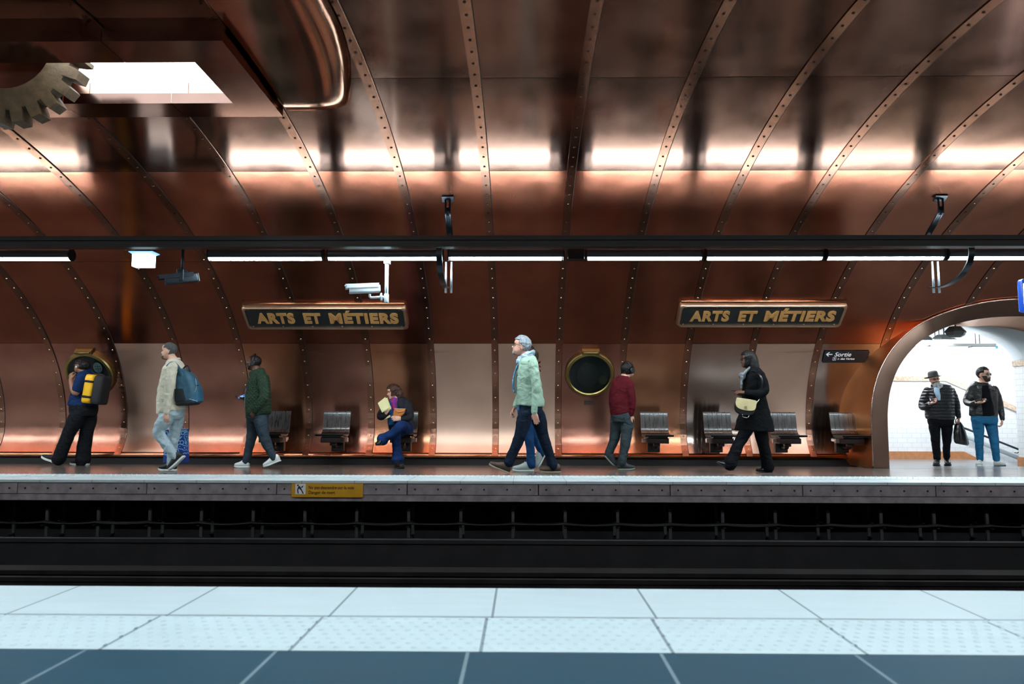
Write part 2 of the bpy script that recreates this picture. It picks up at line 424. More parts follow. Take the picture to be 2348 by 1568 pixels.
def slab(name, y0, y1, z0f, z1f, m, x0=-24, x1=24, th=.12):
    mb = MB(); along_x(mb, [(y0,z0f),(y1,z1f),(y1,z1f-th),(y0,z0f-th)], x0, x1, sm=False); return struct(mb.build(name, m))
# far platform: floor, tactile band, nosing slab, fascia
mb = MB(); along_x(mb, [(9.99,floor_z(9.99)),(12.9,floor_z(12.9)),(12.9,-.3),(9.99,-.3)], -24, 24, sm=False); struct(mb.build('floor', FLOOR_T))
def domes(mb, x0, x1, y0, y1, zf, step, r, h, n=8):
    ny = int((y1-y0)/step)
    for j in range(ny+1):
        yy = y0+step*j; k = 0
        x = x0+(step/2 if j % 2 else 0)
        while x < x1:
            z = zf(yy); a = [(x+r*math.cos(2*math.pi*i/n), yy+r*math.sin(2*math.pi*i/n), z) for i in range(n)]
            b = [(x+r*.6*math.cos(2*math.pi*i/n), yy+r*.6*math.sin(2*math.pi*i/n), z+h) for i in range(n)]
            mb.add(a+b, [(i,(i+1)%n,(i+1)%n+n,i+n) for i in range(n)]+[tuple(range(n,2*n))])
            x += step
mb = MB(); along_x(mb, [(9.5,floor_z(9.5)+.002),(9.985,floor_z(9.985)+.004),(9.985,-.12),(9.5,-.12)], -24, 24, sm=False)
domes(mb, -8, 8.5, 9.62, 9.97, lambda y: floor_z(y)+.003, .066, .013, .006, 6); struct(mb.build('trim_30', WHITE_F))
mb = MB(); along_x(mb, [(8.97,0),(9.497,floor_z(9.49)),(9.497,-.12),(9.03,-.05),(8.97,-.028)], -24, 24, sm=False); struct(mb.build('trim_31', WHITE_F))
bolt_mb = MB(); bolt_mb.tube([(0,0,0),(0,-.006,0)], .011, n=8); bolt_me = bolt_mb.build('bolt', BLACK, data_only=True)
q = 32
for k in range(-5, 6):
    x0 = -1.33+1.503*k; mb = MB(); along_x(mb, [(9.0,-.036),(9.12,-.036),(9.12,-.158),(9.0,-.158)], x0+.006, x0+1.497, sm=False)
    s = struct(mb.build('trim_%d' % q, CONC)); q += 1
    for j in range(6):
        o = bpy.data.objects.new('bolt', bolt_me); COL.objects.link(o); o.parent = s; o.location = (x0+.09+.264*j, 9.0, -.098)
mb = MB(); along_x(mb, [(9.02,-.164),(9.3,-.164),(9.3,-.236),(9.02,-.236)], -24, 24, sm=False); struct(mb.build('trim_50', CONC))
# under-platform wall, pit floor, track
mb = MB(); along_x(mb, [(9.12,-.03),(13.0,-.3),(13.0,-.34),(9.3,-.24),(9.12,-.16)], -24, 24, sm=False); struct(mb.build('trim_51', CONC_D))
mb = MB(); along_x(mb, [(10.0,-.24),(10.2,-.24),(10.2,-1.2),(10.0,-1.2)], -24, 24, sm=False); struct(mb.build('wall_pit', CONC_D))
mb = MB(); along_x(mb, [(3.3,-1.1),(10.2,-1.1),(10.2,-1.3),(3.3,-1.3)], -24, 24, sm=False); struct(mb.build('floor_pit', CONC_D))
mb = MB(); along_x(mb, [(3.5,-.12),(3.7,-.12),(3.7,-1.2),(3.5,-1.2)], -24, 24, sm=False)
struct(mb.build('trim_52', CONC_D))
STEEL = mat('track_steel', L((58,54,54)), .45, metal=.9, var=.3, vs=4)
DARKST = mat('dark_steel', L((34,32,34)), .6, metal=.4, var=.3, vs=5)
for (y, wd, nm, lab, zt) in ((8.75,.10,'guide_rail','dark steel guide bar nearest the far platform edge',-.62),(8.3,.28,'rolling_track','flat dark steel rolling track in the pit below the far platform',-.86),(7.95,.07,'running_rail','narrow dark running rail in the middle of the visible pit',-.88),
        (6.75,.07,'running_rail','dark running rail hidden low in the pit on the far track',-.88),(5.4,.07,'running_rail','dark running rail of the near track in the pit',-.88),(4.2,.07,'running_rail','dark running rail closest to the near platform',-.88)):
    mb = MB(); along_x(mb, [(y-wd/2,zt),(y+wd/2,zt),(y+wd/2,zt-.04),(y+wd*.15,zt-.05),(y+wd*.15,-1.1),(y-wd*.15,-1.1),(y-wd*.15,zt-.05),(y-wd/2,zt-.04)], -24, 24, sm=False)
    tag(mb.build(nm, STEEL if nm != 'guide_rail' else DARKST), lab, 'rail')
# near platform
slab('floor_front', -1.0, 2.525, 0, 0, NEAR_T)
mb = MB(); along_x(mb, [(2.53,0),(2.945,0),(2.945,-.12),(2.53,-.12)], -24, 24, sm=False)
domes(mb, -2.6, 2.6, 2.57, 2.92, lambda y: 0, .05, .0125, .004, 8); struct(mb.build('trim_53', TACT_T))
mb = MB(); along_x(mb, [(2.95,0),(3.44,0),(3.45,-.012),(3.45,-.12),(2.95,-.12)], -24, 24, sm=False); struct(mb.build('trim_54', WHITE_T))

# cable brackets and cables under the far platform
BR = mat('bracket_galvanised', L((62,62,66)), .6, metal=.2, var=.3, vs=10)
def bracket_tree(label, group, loc, nm='cable_bracket'):
    t = thing(nm, label, 'bracket', loc, group)
    mb = MB(); zs = [(-.355,0),(-.525,0),(-.53,1),(-.57,1),(-.575,0),(-.72,0),(-.725,1),(-.755,1),(-.76,0),(-.905,0)]
    mb.loft([[Vector((x*(.017-.006*m_), y*(.015-.008*m_), z)) for x, y in ((-1,-1),(1,-1),(1,1),(-1,1))] for z, m_ in zs], sm=False)
    for i in range(9):
        if zs[i][1] or zs[i+1][1]:
            for k in range(4): mb.mi[i*4+k] = 1
    mb.build('post', [BR, DARKST], t, world=False)
    for z in (-.55,-.742):
        mb = MB(); mb.box((0,-.062,z), (.03,.092,.010)); mb.build('arm', DARKST, t, world=False)
    return t
b0 = bracket_tree('galvanised cable bracket in the front row under the far platform', 'front row of cable brackets under the platform', (0,9.35,0))
k = 0
for i in range(-11, 12):
    o = b0 if i == 0 else copy_tree(b0); o.location = (.497+.618*i, 9.35, random.uniform(-.006,.006))
b1 = bracket_tree('dim cable bracket in the back row under the far platform', 'back row of cable brackets under the platform', (0,9.7,.02))
for i in range(-11, 12):
    o = b1 if i == 0 else copy_tree(b1); o.location = (.50+.62*i, 9.72, random.uniform(.0,.03))
CAB = mat('cable_rubber', L((26,24,24)), .5, var=.3)
for z, y, sag, r, lab in ((-.528,9.27,.02,.012,'uppermost dark cable resting on the bracket arms'),(-.524,9.308,.035,.016,'thick dark cable on the upper bracket arms'),(-.722,9.265,.05,.010,'thin cable sagging from the lower bracket arms'),(-.714,9.303,.02,.018,'thick cable lying along the lower bracket arms'),(-.93,9.40,.07,.012,'lowest cable sagging over the pit floor')):
    pts = []
    for i in range(-11, 11):
        x0 = .497+.618*i; s_ = sag*random.uniform(.3,1)
        for j in range(6): u = j/6; pts.append((x0+.618*u, y, z+.008-s_*4*u*(1-u)))
    mb = MB(); mb.tube(pts, r, n=6); tag(mb.build('cable', CAB), lab, 'cable')

# warning plate on the fascia
a = at(750.5, 1123, 8.985)
t = thing('warning_sign', 'yellow warning plate on the concrete edge of the far platform', 'sign', a)
YEL = mat('sign_yellow', L((205,150,12)), .6, var=.1); WH = mat('sign_white', L((225,225,228)), .5); INK = mat('sign_ink', L((28,22,18)), .7)
mb = MB(); mb.rbox(a, (.825,.012,.172), .006); mb.build('plate', YEL, t)
Mx = Matrix(((1,0,0,a.x),(0,0,-1,a.y-.009),(0,1,0,a.z),(0,0,0,1)))   # local x right, y up, z towards the hall
mb = MB(); mb.box(a+Vector((-.306,-.008,.01)), (.118,.006,.118)); pic = mb.build('pictogram_panel', WH, t)
mb = MB(); pm = Mx @ Matrix.Translation((-.306,.01,.003))
mb.prism([(.010*math.cos(v)-.03,.010*math.sin(v)+.042) for v in [k*math.pi/6 for k in range(12)]], pm, 0, .002)
for poly in ([(-.03,.03),(-.008,.034),(.014,.0),(.004,-.006),(-.018,.008)],[(-.012,.012),(-.026,-.012),(-.018,-.05),(-.03,-.05),(-.038,-.012),(-.03,.02)],[(.0,.006),(.012,.0),(.04,-.052),(.026,-.052),(.008,-.016),(-.01,-.0)],[(.004,.012),(.022,.016),(.036,.038),(.022,.034),(.012,.028)]):
    mb.prism(poly, pm, 0, .002)
mb.build('pictogram', INK, pic)
for s_, z in (('Ne pas descendre sur la voie', .026), ('Danger de mort', -.030)):
    text('lettering', s_, .052, INK, t, Mx @ Matrix.Translation((-.215,z,.001)), ext=.001, align='LEFT', sx=.86 if z > 0 else .9)
mb = MB()
# ------------------------------------------------------------------ passage portal and passage
def ring_pt(p, back=0.0):
    x, z = p; d = min(12.1, vault_d(max(z, VZ))-.045) if z > VZ else 12.1
    return Vector((x, d+back, z))
t = thing('portal_surround', 'copper arch surround of the exit passage at the right end of the wall', 'archway', (PXC, 12.1, -.04)); t['kind'] = 'structure'
def resample(c, n):
    d = [0]
    for i in range(1, len(c)): d.append(d[-1]+math.dist(c[i], c[i-1]))
    out = []
    for k in range(n+1):
        s_ = d[-1]*k/n; i = min(max(1, next((j for j in range(len(d)) if d[j] >= s_), len(d)-1)), len(d)-1)
        u = (s_-d[i-1])/max(1e-9, d[i]-d[i-1]); out.append((c[i-1][0]*(1-u)+c[i][0]*u, c[i-1][1]*(1-u)+c[i][1]*u))
    return out
PI_, PO_ = resample(P_IN, 72), resample(P_OUT, 72)
mb = MB()
for i in range(1):
    mb.loft([[ring_pt(a), ring_pt(a).lerp(ring_pt(b), .5)+Vector((0,-.012,0)), ring_pt(b)] for a, b in zip(PI_, PO_)], closed=False, cap=False)
mb.build('face', C_FACE, t)
mb = MB(); mb.loft([[ring_pt(a), Vector((a[0], 12.7, a[1])), Vector((a[0], 13.35, a[1]))] for a in PI_], closed=False, cap=False)
mb.build('reveal', C_PORT, t)
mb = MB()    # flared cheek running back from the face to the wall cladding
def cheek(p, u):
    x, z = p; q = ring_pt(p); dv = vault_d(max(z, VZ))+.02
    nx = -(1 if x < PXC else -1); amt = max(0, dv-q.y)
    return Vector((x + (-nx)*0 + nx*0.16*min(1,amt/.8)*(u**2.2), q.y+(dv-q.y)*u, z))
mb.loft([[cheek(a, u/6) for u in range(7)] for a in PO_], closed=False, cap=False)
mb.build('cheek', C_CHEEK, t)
mb = MB(); mb.tube([ring_pt(a) for a in PO_], .012, n=8); mb.build('edge_bead', C_GREY, t)
mb = MB(); mb.box((PXC-2.19,12.25,-.08), (.27,.34,.075)); mb.build('plinth', mat('plinth_black', L((16,18,20)), .5), t)

WT = tile_mat('white_bevel_tile', (.84,.86,.88,1), (.87,.89,.90,1), .15, (.66,.70,.73,1), .004, .2, .1, vary=.02, streak=False)
# wall tiles use world XZ / YZ: give the walls their own mapped versions
def wall_tile(name, perm):
    m = WT.copy(); m.name = name; nt = m.node_tree
    tc = [n for n in nt.nodes if n.type == 'TEX_COORD'][0]; mp = [n for n in nt.nodes if n.type == 'MAPPING'][0]; br = [n for n in nt.nodes if n.type == 'TEX_BRICK'][0]
    br.offset = .5; sp = nt.nodes.new('ShaderNodeSeparateXYZ'); cb = nt.nodes.new('ShaderNodeCombineXYZ')
    nt.links.new(tc.outputs['Object'], sp.inputs[0])
    nt.links.new(sp.outputs[perm], cb.inputs[0]); nt.links.new(sp.outputs[2], cb.inputs[1]); nt.links.new(cb.outputs[0], mp.inputs[0]); return m
WT_X = wall_tile('white_tile_back', 0); WT_Y = wall_tile('white_tile_side', 1)
PLAS = mat('white_plaster', L((226,232,236)), .5, var=.03, vs=4)
OCH = mat('ochre_tile', L((190,128,84)), .35, var=.15, vs=12)
FRZ = mat('frieze_tile', L((205,170,140)), .4, c2=L((235,215,195)), var=.2, vs=26, bump=.5, bs=30)
ZF = -.135
# passage floor with ramp; its right side ends at the stairs down
mb = MB()
prof = [(12.1,floor_z(12.1)+.001),(12.9,floor_z(12.9)+.001),(13.7,ZF),(16.6,ZF)]
mb.add([(5.3,y,z) for y,z in prof]+[(x,y,z) for (y,z),x in zip(prof,(9.75,9.75,8.72,9.35))]+[(5.3,y,z-.2) for y,z in prof]+[(x,y,z-.2) for (y,z),x in zip(prof,(9.75,9.75,8.72,9.35))],
    [(0,4,5,1),(1,5,6,2),(2,6,7,3),(8,9,13,12),(9,10,14,13),(10,11,15,14),(4,12,13,5),(5,13,14,6),(6,14,15,7)], 0, False)
struct(mb.build('floor_passage', PASS_T))
# back wall (continues down beside the stairs)
mb = MB(); mb.box((9.0,16.68,.1), (9.6,.12,5.2)); struct(mb.build('wall_passage_back', WT_X))
mb = MB(); mb.box((4.2,15.2,1), (.12,3.0,3.4)); struct(mb.build('wall_passage_left', WT_Y))
mb = MB(); mb.box((4.7,14.0,1), (1.2,.12,3.4)); struct(mb.build('wall_passage_return', WT_X))
mb = MB(); mb.box((13.8,15.2,.1), (.12,3.0,5.2)); struct(mb.build('wall_passage_end', WT_Y))
mb = MB(); mb.box((9,15.25,2.62), (9.7,3.0,.1)); struct(mb.build('ceiling_passage', PLAS))
# jamb wall on the right, tiled, with frieze and ochre skirting
mb = MB(); mb.box((9.2,13.6,.7), (1.04,.5,1.86)); jw = struct(mb.build('wall_passage_right', WT_Y))
mb = MB(); mb.box((8.67,13.6,-.05), (.03,.52,.2)); struct(mb.build('baseboard_right', OCH))
mb = MB(); mb.box((8.67,13.6,1.68), (.024,.52,.10)); struct(mb.build('trim_60', FRZ))
# tiled barrel between portal and cross passage
def barrel(n, xc, hw, zs, top):
    return [(xc-hw*math.cos(math.pi*i/n), zs+(top-zs)*math.sin(math.pi*i/n)) for i in range(n+1)]
bp = barrel(40, 6.8, 1.88, 1.70, 2.40)
mb = MB()
mb.loft([[Vector((x,13.3,z)), Vector((x,13.86,z)), Vector((x,13.86,2.75)), Vector((x,13.3,2.75))] for x,z in bp])
for i in range(len(mb.sm)): mb.sm[i] = True
struct(mb.build('ceiling_barrel', mat('vault_white_tile', L((205,216,222)), .3, var=.05, bump=.2, bs=18)))
mb = MB(); mb.box((4.62,13.58,.8), (.6,.56,2.0)); struct(mb.build('wall_passage_jamb', WT_Y))
# infill between the portal reveal and the barrel
mb = MB(); mb.box((PXC,13.33,2.75), (5.2,.05,.75)); mb.box((9.9,13.33,1), (.5,.05,3)); mb.box((5.3,13.33,1), (.55,.05,3)); struct(mb.build('trim_61', PLAS))
# skirting and frieze on the back wall, horizontal then falling with the stairs
mb = MB(); mb.prism([(4.3,-.14),(9.35,-.14),(9.35+1.2,-.14-.62),(9.35+1.2,-.14-.47),(9.25,.02),(4.3,.02)], Matrix(((1,0,0,0),(0,0,-1,16.61),(0,1,0,0),(0,0,0,1))), 0, .03)
struct(mb.build('baseboard_passage_back', OCH))
mb = MB(); mb.prism([(4.3,1.50),(8.95,1.50),(11.6,.32),(11.6,.43),(8.98,1.60),(4.3,1.60)], Matrix(((1,0,0,0),(0,0,-1,16.61),(0,1,0,0),(0,0,0,1))), 0, .02)
struct(mb.build('trim_62', FRZ))
# stairs going down to the right
mb = MB()
for i in range(9):
    mb.box((9.36+.3*(i+.5),15.2,ZF-.165*(i+1)-.5), (.3,2.78,1.0))
st = tag(mb.build('staircase', mat('stair_stone', L((190,200,205)), .5, var=.1)), 'pale staircase going down to the right behind the walking men', 'staircase')
HR = mat('handrail_dark', L((60,62,70)), .35, metal=.6)
t = thing('handrail', 'thin dark handrail sloping down the white tiled passage wall', 'handrail', (8.9,16.5,.6))
p0, p1 = at(2152,958,16.4), at(2320,1024,16.4); p1 = p1+(p1-p0)*.4
mb = MB(); mb.tube([p0+Vector((-.06,.08,0)), p0, p1], .022, n=10); mb.build('rail', HR, t)
for u in (.1,.45,.8):
    q_ = p0.lerp(p1,u); mb = MB(); mb.tube([q_, q_+Vector((0,.1,-.06)), q_+Vector((0,.2,-.06))], .01, n=8); mb.build('bracket', HR, t)
mb = MB(); d_ = Vector((0,.16,-.16)); mb.tube([p0+d_+Vector((.1,0,0)), p1+d_], .045, n=10, flat=((0,1,0),.3)); tag(mb.build('wall_conduit', mat('conduit_grey', L((170,180,186)), .5)), 'pale grey conduit running below the handrail on the passage wall', 'conduit')

# passage lamps
LENS_P = mat('passage_lens', (.93,.97,1,1), .4, emit=E_PASS)
HOUS = mat('lamp_housing_grey', L((105,108,108)), .4, metal=.5)
def hex_lamp(loc, label, r, lit=True):
    t = thing('passage_lamp', label, 'lamp', loc, 'hexagonal lamps under the passage ceiling')
    mb = MB(); hx = lambda rr, z: [Vector((rr*1.5*math.cos(math.pi/3*k), rr*math.sin(math.pi/3*k), z)) for k in range(6)]
    mb.loft([hx(r*.55,.10), hx(r,.02), hx(r*1.02,0), hx(r*.97,-.01)], sm=False); mb.build('housing', HOUS, t, world=False)
    mb = MB(); mb.loft([hx(r*.95,-.008), hx(r*.85,-.05), hx(r*.5,-.085)], sm=False); mb.build('lens', LENS_P if lit else mat('lens_dark', L((96,98,96)), .3), t, world=False)
    mb = MB(); mb.tube([(0,0,.1),(0,0,max(.12, 2.57-loc[2] if loc[1] > 13.9 else .2))], .012, n=8); mb.build('hanger', HR, t, world=False)
    return t
a = at(2112,781,14.4); hex_lamp(a, 'bright hexagonal lamp at the left of the passage ceiling', .17)
a = at(2165,779,15.4); hex_lamp(a, 'bright hexagonal lamp behind the unlit one in the passage', .17)
a = at(2191,762,13.0); hl = hex_lamp((a.x,a.y,a.z), 'unlit grey hexagonal lamp just inside the passage arch', .12, False)
a = at(2252,801,15.6)
t = thing('passage_lamp', 'long bright lamp hanging beneath the cable tray in the passage', 'lamp', a)
mb = MB(); mb.box(a+Vector((0,0,.05)), (.46,.16,.03)); mb.build('housing', HOUS, t)
mb = MB(); mb.box(a+Vector((0,0,.015)), (.42,.13,.04)); mb.build('lens', LENS_P, t)
mb = MB(); mb.box(a+Vector((.25,0,.04)), (.05,.14,.05)); mb.build('end_cap', mat('cap_blue', L((40,120,190)), .4), t)
a = at(2205,791,15.6)
t = thing('cable_tray', 'grey cable tray hanging across the passage ceiling', 'cable tray', a)
mb = MB(); mb.box(a, (1.3,.12,.05)); mb.build('tray', HOUS, t)
for dx in (-.52,-.44,.28,.36):
    mb = MB(); mb.cyl(a+Vector((dx,0,.02)), (a.x+dx,a.y,2.57), .008, n=6); mb.build('hanger', HR, t)
# concealed ceiling battens further along the passage light the stairs and the cross passage
def batten(loc, ln, axis, label):
    t = thing('passage_batten', label, 'lamp', loc, 'battens fixed to the passage ceiling'); v = Vector((ln,0,0)) if axis == 'x' else Vector((0,ln,0))
    mb = MB(); mb.box((0,0,.03), (max(v.x,.16), max(v.y,.16), .03)); mb.build('housing', HOUS, t, world=False)
    mb = MB(); mb.box((0,0,0), (max(v.x-.06,.12), max(v.y-.06,.12), .04)); mb.build('lens', LENS_P, t, world=False)
batten((6.6,15.2,2.52), 1.5, 'x', 'ceiling batten over the middle of the cross passage'); batten((9.6,15.4,2.52), 1.5, 'x', 'ceiling batten over the top of the stairs'); batten((12,15.4,2.52), 1.5, 'x', 'ceiling batten over the lower stairs')

# ------------------------------------------------------------------ light coffer and gear in the vault crown
BX0, BX1, BY0, BY1, BZ, BH = -9.5, -2.39, 5.87, 7.44, 3.70, .10
OX1, OY0, OY1 = -2.77, 6.245, 7.10
t = thing('ceiling_coffer', 'copper clad light coffer hanging under the vault at upper left', 'light fixture', (-6,6.6,3.7))
def seam_cuts(): return [-2.39,-3.36,-4.4,-5.4,-6.4,-7.4,-8.4,-9.5]
mb = MB(); sc = seam_cuts()
for i in range(len(sc)-1):
    a, b = sc[i+1]+.003, sc[i]-.003
    mb.box(((a+b)/2,(BY0+OY0)/2,BZ+BH/2), (b-a,OY0-BY0,BH))
    b2 = min(b, OX1); a2 = a
    mb.box(((a2+b)/2,(OY1+BY1)/2,BZ+BH/2), (b-a2,BY1-OY1,BH))
mb.box(((OX1+BX1)/2,(OY0+OY1)/2,BZ+BH/2), (BX1-OX1-.006,OY1-OY0-.006,BH))
mb.build('frame', C_DARK, t)
mb = MB(); mb.box(((BX0+BX1)/2,BY0+.18,BZ+.2), (BX1-BX0-.1,.04,.26)); mb.box(((BX0+BX1)/2,BY1-.05,BZ+.17), (BX1-BX0-.1,.04,.2)); mb.box((BX1-.06,(BY0+BY1)/2,BZ+.19), (.04,BY1-BY0-.3,.22)); mb.build('neck', C_DARK, t)
mb = MB()
for a, b in ((-9.5,-4.15),(-4.145,-3.2),(-3.195,OX1)): mb.box(((a+b)/2,OY1+.008,BZ+.105), (b-a,.012,.2))
mb.box((OX1+.008,(OY0+OY1)/2,BZ+.13), (.012,OY1-OY0,.25)); mb.box(((BX0+OX1)/2,OY0-.008,BZ+.13), (OX1-BX0,.012,.25)); mb.build('recess_lining', C_PALE, t)
mb = MB(); mb.box((-3.52,(OY0+OY1)/2,BZ+.215), (1.5,OY1-OY0,.02)); mb.build('light_panel', mat('coffer_panel', (.86,.95,1,1), .5, emit=E_COFFER), t)
mb = MB(); mb.box((-6.9,(OY0+OY1)/2,BZ+.215), (5.2,OY1-OY0,.02)); mb.build('copper_lid', C_RED, t)
# swelling copper cowl on the right flank of the coffer
mb = MB(); vs = []; fs = []; nu, nv = 20, 40
for j in range(nv+1):
    v = j/nv; D = 4.3+3.32*v
    xr = -1.52-.26*max(0,(D-6.0)/1.6)**2 if D > 6 else -1.52
    for i in range(nu+1):
        u = i/nu; X = -2.36+(xr+2.36)*u
        e = min(1, (1-v)/.10); e = math.sqrt(max(0, 1-(1-e)**2)); s0 = math.sqrt(max(0, 1-u**4))
        zv = VZ+VB*math.sqrt(max(0, 1-((D-VC)/VA)**2))
        vs.append((X, D - .06*(1-u)*0, zv-.03-.15*e*s0*(.75+.25*v)))
for j in range(nv):
    for i in range(nu): fs.append((j*(nu+1)+i, j*(nu+1)+i+1, (j+1)*(nu+1)+i+1, (j+1)*(nu+1)+i))
mb.add(vs, fs); mb.build('cowl', copper('copper_cowl', (.26,.135,.095,1), .13, aniso=.2), t)
# gear wheel
gc = at(28,112,6.66); R_ = .70
GM = mat('gear_bronze', L((98,80,58)), .6, metal=.3, var=.3, vs=12, bump=.3, bs=40)
t = thing('gear_wheel', 'large bronze toothed gear wheel hanging out of the ceiling coffer', 'gear', gc)
def gear_ring(r0, r1, y0, y1, n=72):
    return [[gc+Vector((r*math.cos(2*math.pi*i/n), y, r*math.sin(2*math.pi*i/n))) for r, y in ((r0,y0),(r1,y0),(r1,y1),(r0,y1))] for i in range(n+1)]
mb = MB(); mb.loft(gear_ring(.40,.60,-.07,.07), cap=False); mb.build('rim', GM, t, sharp=.6)
mb = MB(); mb.loft([[gc+Vector((r*math.cos(2*math.pi*i/48), y, r*math.sin(2*math.pi*i/48))) for r, y in ((.06,-.01),(.41,-.01),(.41,.01),(.06,.01))] for i in range(49)], cap=False, sm=False); mb.build('web', C_RED, t)
mb = MB(); mb.tube([gc+Vector((0,-.12,0)), gc+Vector((0,.12,0))], .08, n=20); mb.build('hub', GM, t)
mb = MB(); NT = 26
tm = MB()
for i in range(NT):
    a = 2*math.pi*(i+.3)/NT; d = Vector((math.cos(a),0,math.sin(a))); s_ = Vector((-math.sin(a),0,math.cos(a)))
    tb = MB(); rings = [[gc+d*r+s_*(sx*wd)+Vector((0,y,0)) for sx, y in ((-1,-.08),(1,-.08),(1,.08),(-1,.08))] for r, wd in ((.58,.052),(.66,.05),(.72,.042))]
    tb.loft(rings, sm=False); tb.build('tooth', GM, t)

# ------------------------------------------------------------------ lighting line above the far platform
TRAYM = mat('tray_black', L((14,15,18)), .4, metal=.3, var=.2)
t0 = at(1174,543,9.0).z; t1 = at(1174,568,9.0).z
mb = MB(); along_x(mb, [(8.93,t1),(8.93,t1+.045),(8.95,t1+.05),(8.95,t1+.075),(8.93,t1+.08),(8.93,t0),(9.07,t0),(9.07,t1)], -24, 24, sm=False)
tag(mb.build('cable_trough', TRAYM), 'long black cable trough running above the edge of the far platform', 'cable trough')
LD = 9.73; lz = (at(1174,570,LD).z+at(1174,597,LD).z)/2; LR = .078
mb = MB(); mb.box((0,LD+.05,lz+.13), (48,.06,.05)); tag(mb.build('mounting_batten', TRAYM), 'thin black batten carrying the fluorescent lamps over the far platform', 'batten')
LENS = mat('tube_lens', (.80,.95,1,1), .4, emit=E_TUBE)
LENS_UP = mat('tube_lens_upper', (.80,.95,1,1), .4, emit=E_UP)
LHOUS = mat('lamp_shell_grey', L((70,78,86)), .35, metal=.4)
def luminaire(label, group):
    t = thing('fluorescent_lamp', label, 'lamp', (0,0,0), group)
    def arc(a0, a1, r, n=10): return [(r*math.cos(math.radians(a0+(a1-a0)*i/n)), r*math.sin(math.radians(a0+(a1-a0)*i/n))) for i in range(n+1)]
    def part(nm, a0, a1, r, x0, x1, m, sh=0.0):
        o_ = arc(a0,a1,r); i_ = list(reversed(arc(a0,a1,r-.006)))
        mb = MB(); mb.loft([[Vector((x, c, s_)) for c, s_ in o_+i_] for x in (x0, x1)]); return mb.build(nm, m, t, world=False, sharp=.7)
    part('housing', 116, 216, LR, 0, 1.47, LHOUS)                    # camera side and upper front shell
    part('lower_lens', 216, 345, LR-.003, .03, 1.44, LENS)
    part('back_shell', -15, 45, LR, 0, 1.47, LHOUS)
    part('upper_lens', 45, 116, LR-.003, .12, 1.30, LENS_UP)
    for x in (0, 1.465):
        mb = MB(); mb.tube([(x-.006,0,0),(x+.012,0,0)], LR*1.04, n=20); mb.build('end_cap', TRAYM, t, world=False)
    mb = MB(); mb.box((.745,0,-.0), (.02,.02,.02)); 
    return t
LX = [-7.43, -5.90-1.49, ]
L0 = luminaire('', 'fluorescent lamps over the far platform')
spec = [(at(479,590,LD).x, 'fluorescent lamp over the platform, first right of the dark gap beside the camera'),
        (at(752,590,LD).x, 'fluorescent lamp from whose underside the white camera pole drops'),
        (at(1028,590,LD).x, 'fluorescent lamp directly above the grey haired man'),
        (at(1343,590,LD).x, 'fluorescent lamp just right of the short black junction box'),
        (at(1617,590,LD).x, 'fluorescent lamp above the left part of the right station sign'),
        (at(1893,590,LD).x, 'fluorescent lamp left of the right rail hanger'),
        (at(2170,590,LD).x, 'fluorescent lamp at the far right over the passage arch'),
        (at(170,590,LD).x-1.5, 'fluorescent lamp at the left edge, above the person with the yellow bag'),
        (at(170,590,LD).x-3.05, 'fluorescent lamp beyond the left end of the view'),
        (at(2170,590,LD).x+1.55, 'fluorescent lamp beyond the right end of the view')]
for i, (x, lab) in enumerate(spec):
    o = L0 if i == 0 else copy_tree(L0); o.location = (x, LD, lz); o['label'] = lab
# the same line over the near platform
x_ = at(170,590,LD).x-4.6
while x_ > -18:
    o = copy_tree(L0); o.location = (x_, LD, lz); o['label'] = 'fluorescent lamp further along the line, beyond the left end of the view'; x_ -= 1.55
x_ = at(2170,590,LD).x+3.1
while x_ < 16:
    o = copy_tree(L0); o.location = (x_, LD, lz); o['label'] = 'fluorescent lamp further along the line, beyond the right end of the view'; x_ += 1.55
for i in range(21):
    o = copy_tree(L0); o.location = (-14.6+1.55*i, 2.80, lz); o.rotation_euler = (0,0,math.pi); o['group'] = 'fluorescent lamps over the near platform'
    o['label'] = 'fluorescent lamp over the near platform, out of view above the camera'
mb = MB(); mb.box((0,2.6,lz+.13), (48,.06,.05)); tag(mb.build('mounting_batten', TRAYM), 'thin black batten carrying the lamps over the near platform', 'batten')
a = at(1320,578,LD-.02)
mb = MB(); mb.rbox((a.x,a.y,lz), (.21,.15,.16), .01); tag(mb.build('junction_box', TRAYM), 'short black junction box between two fluorescent lamps', 'junction box')
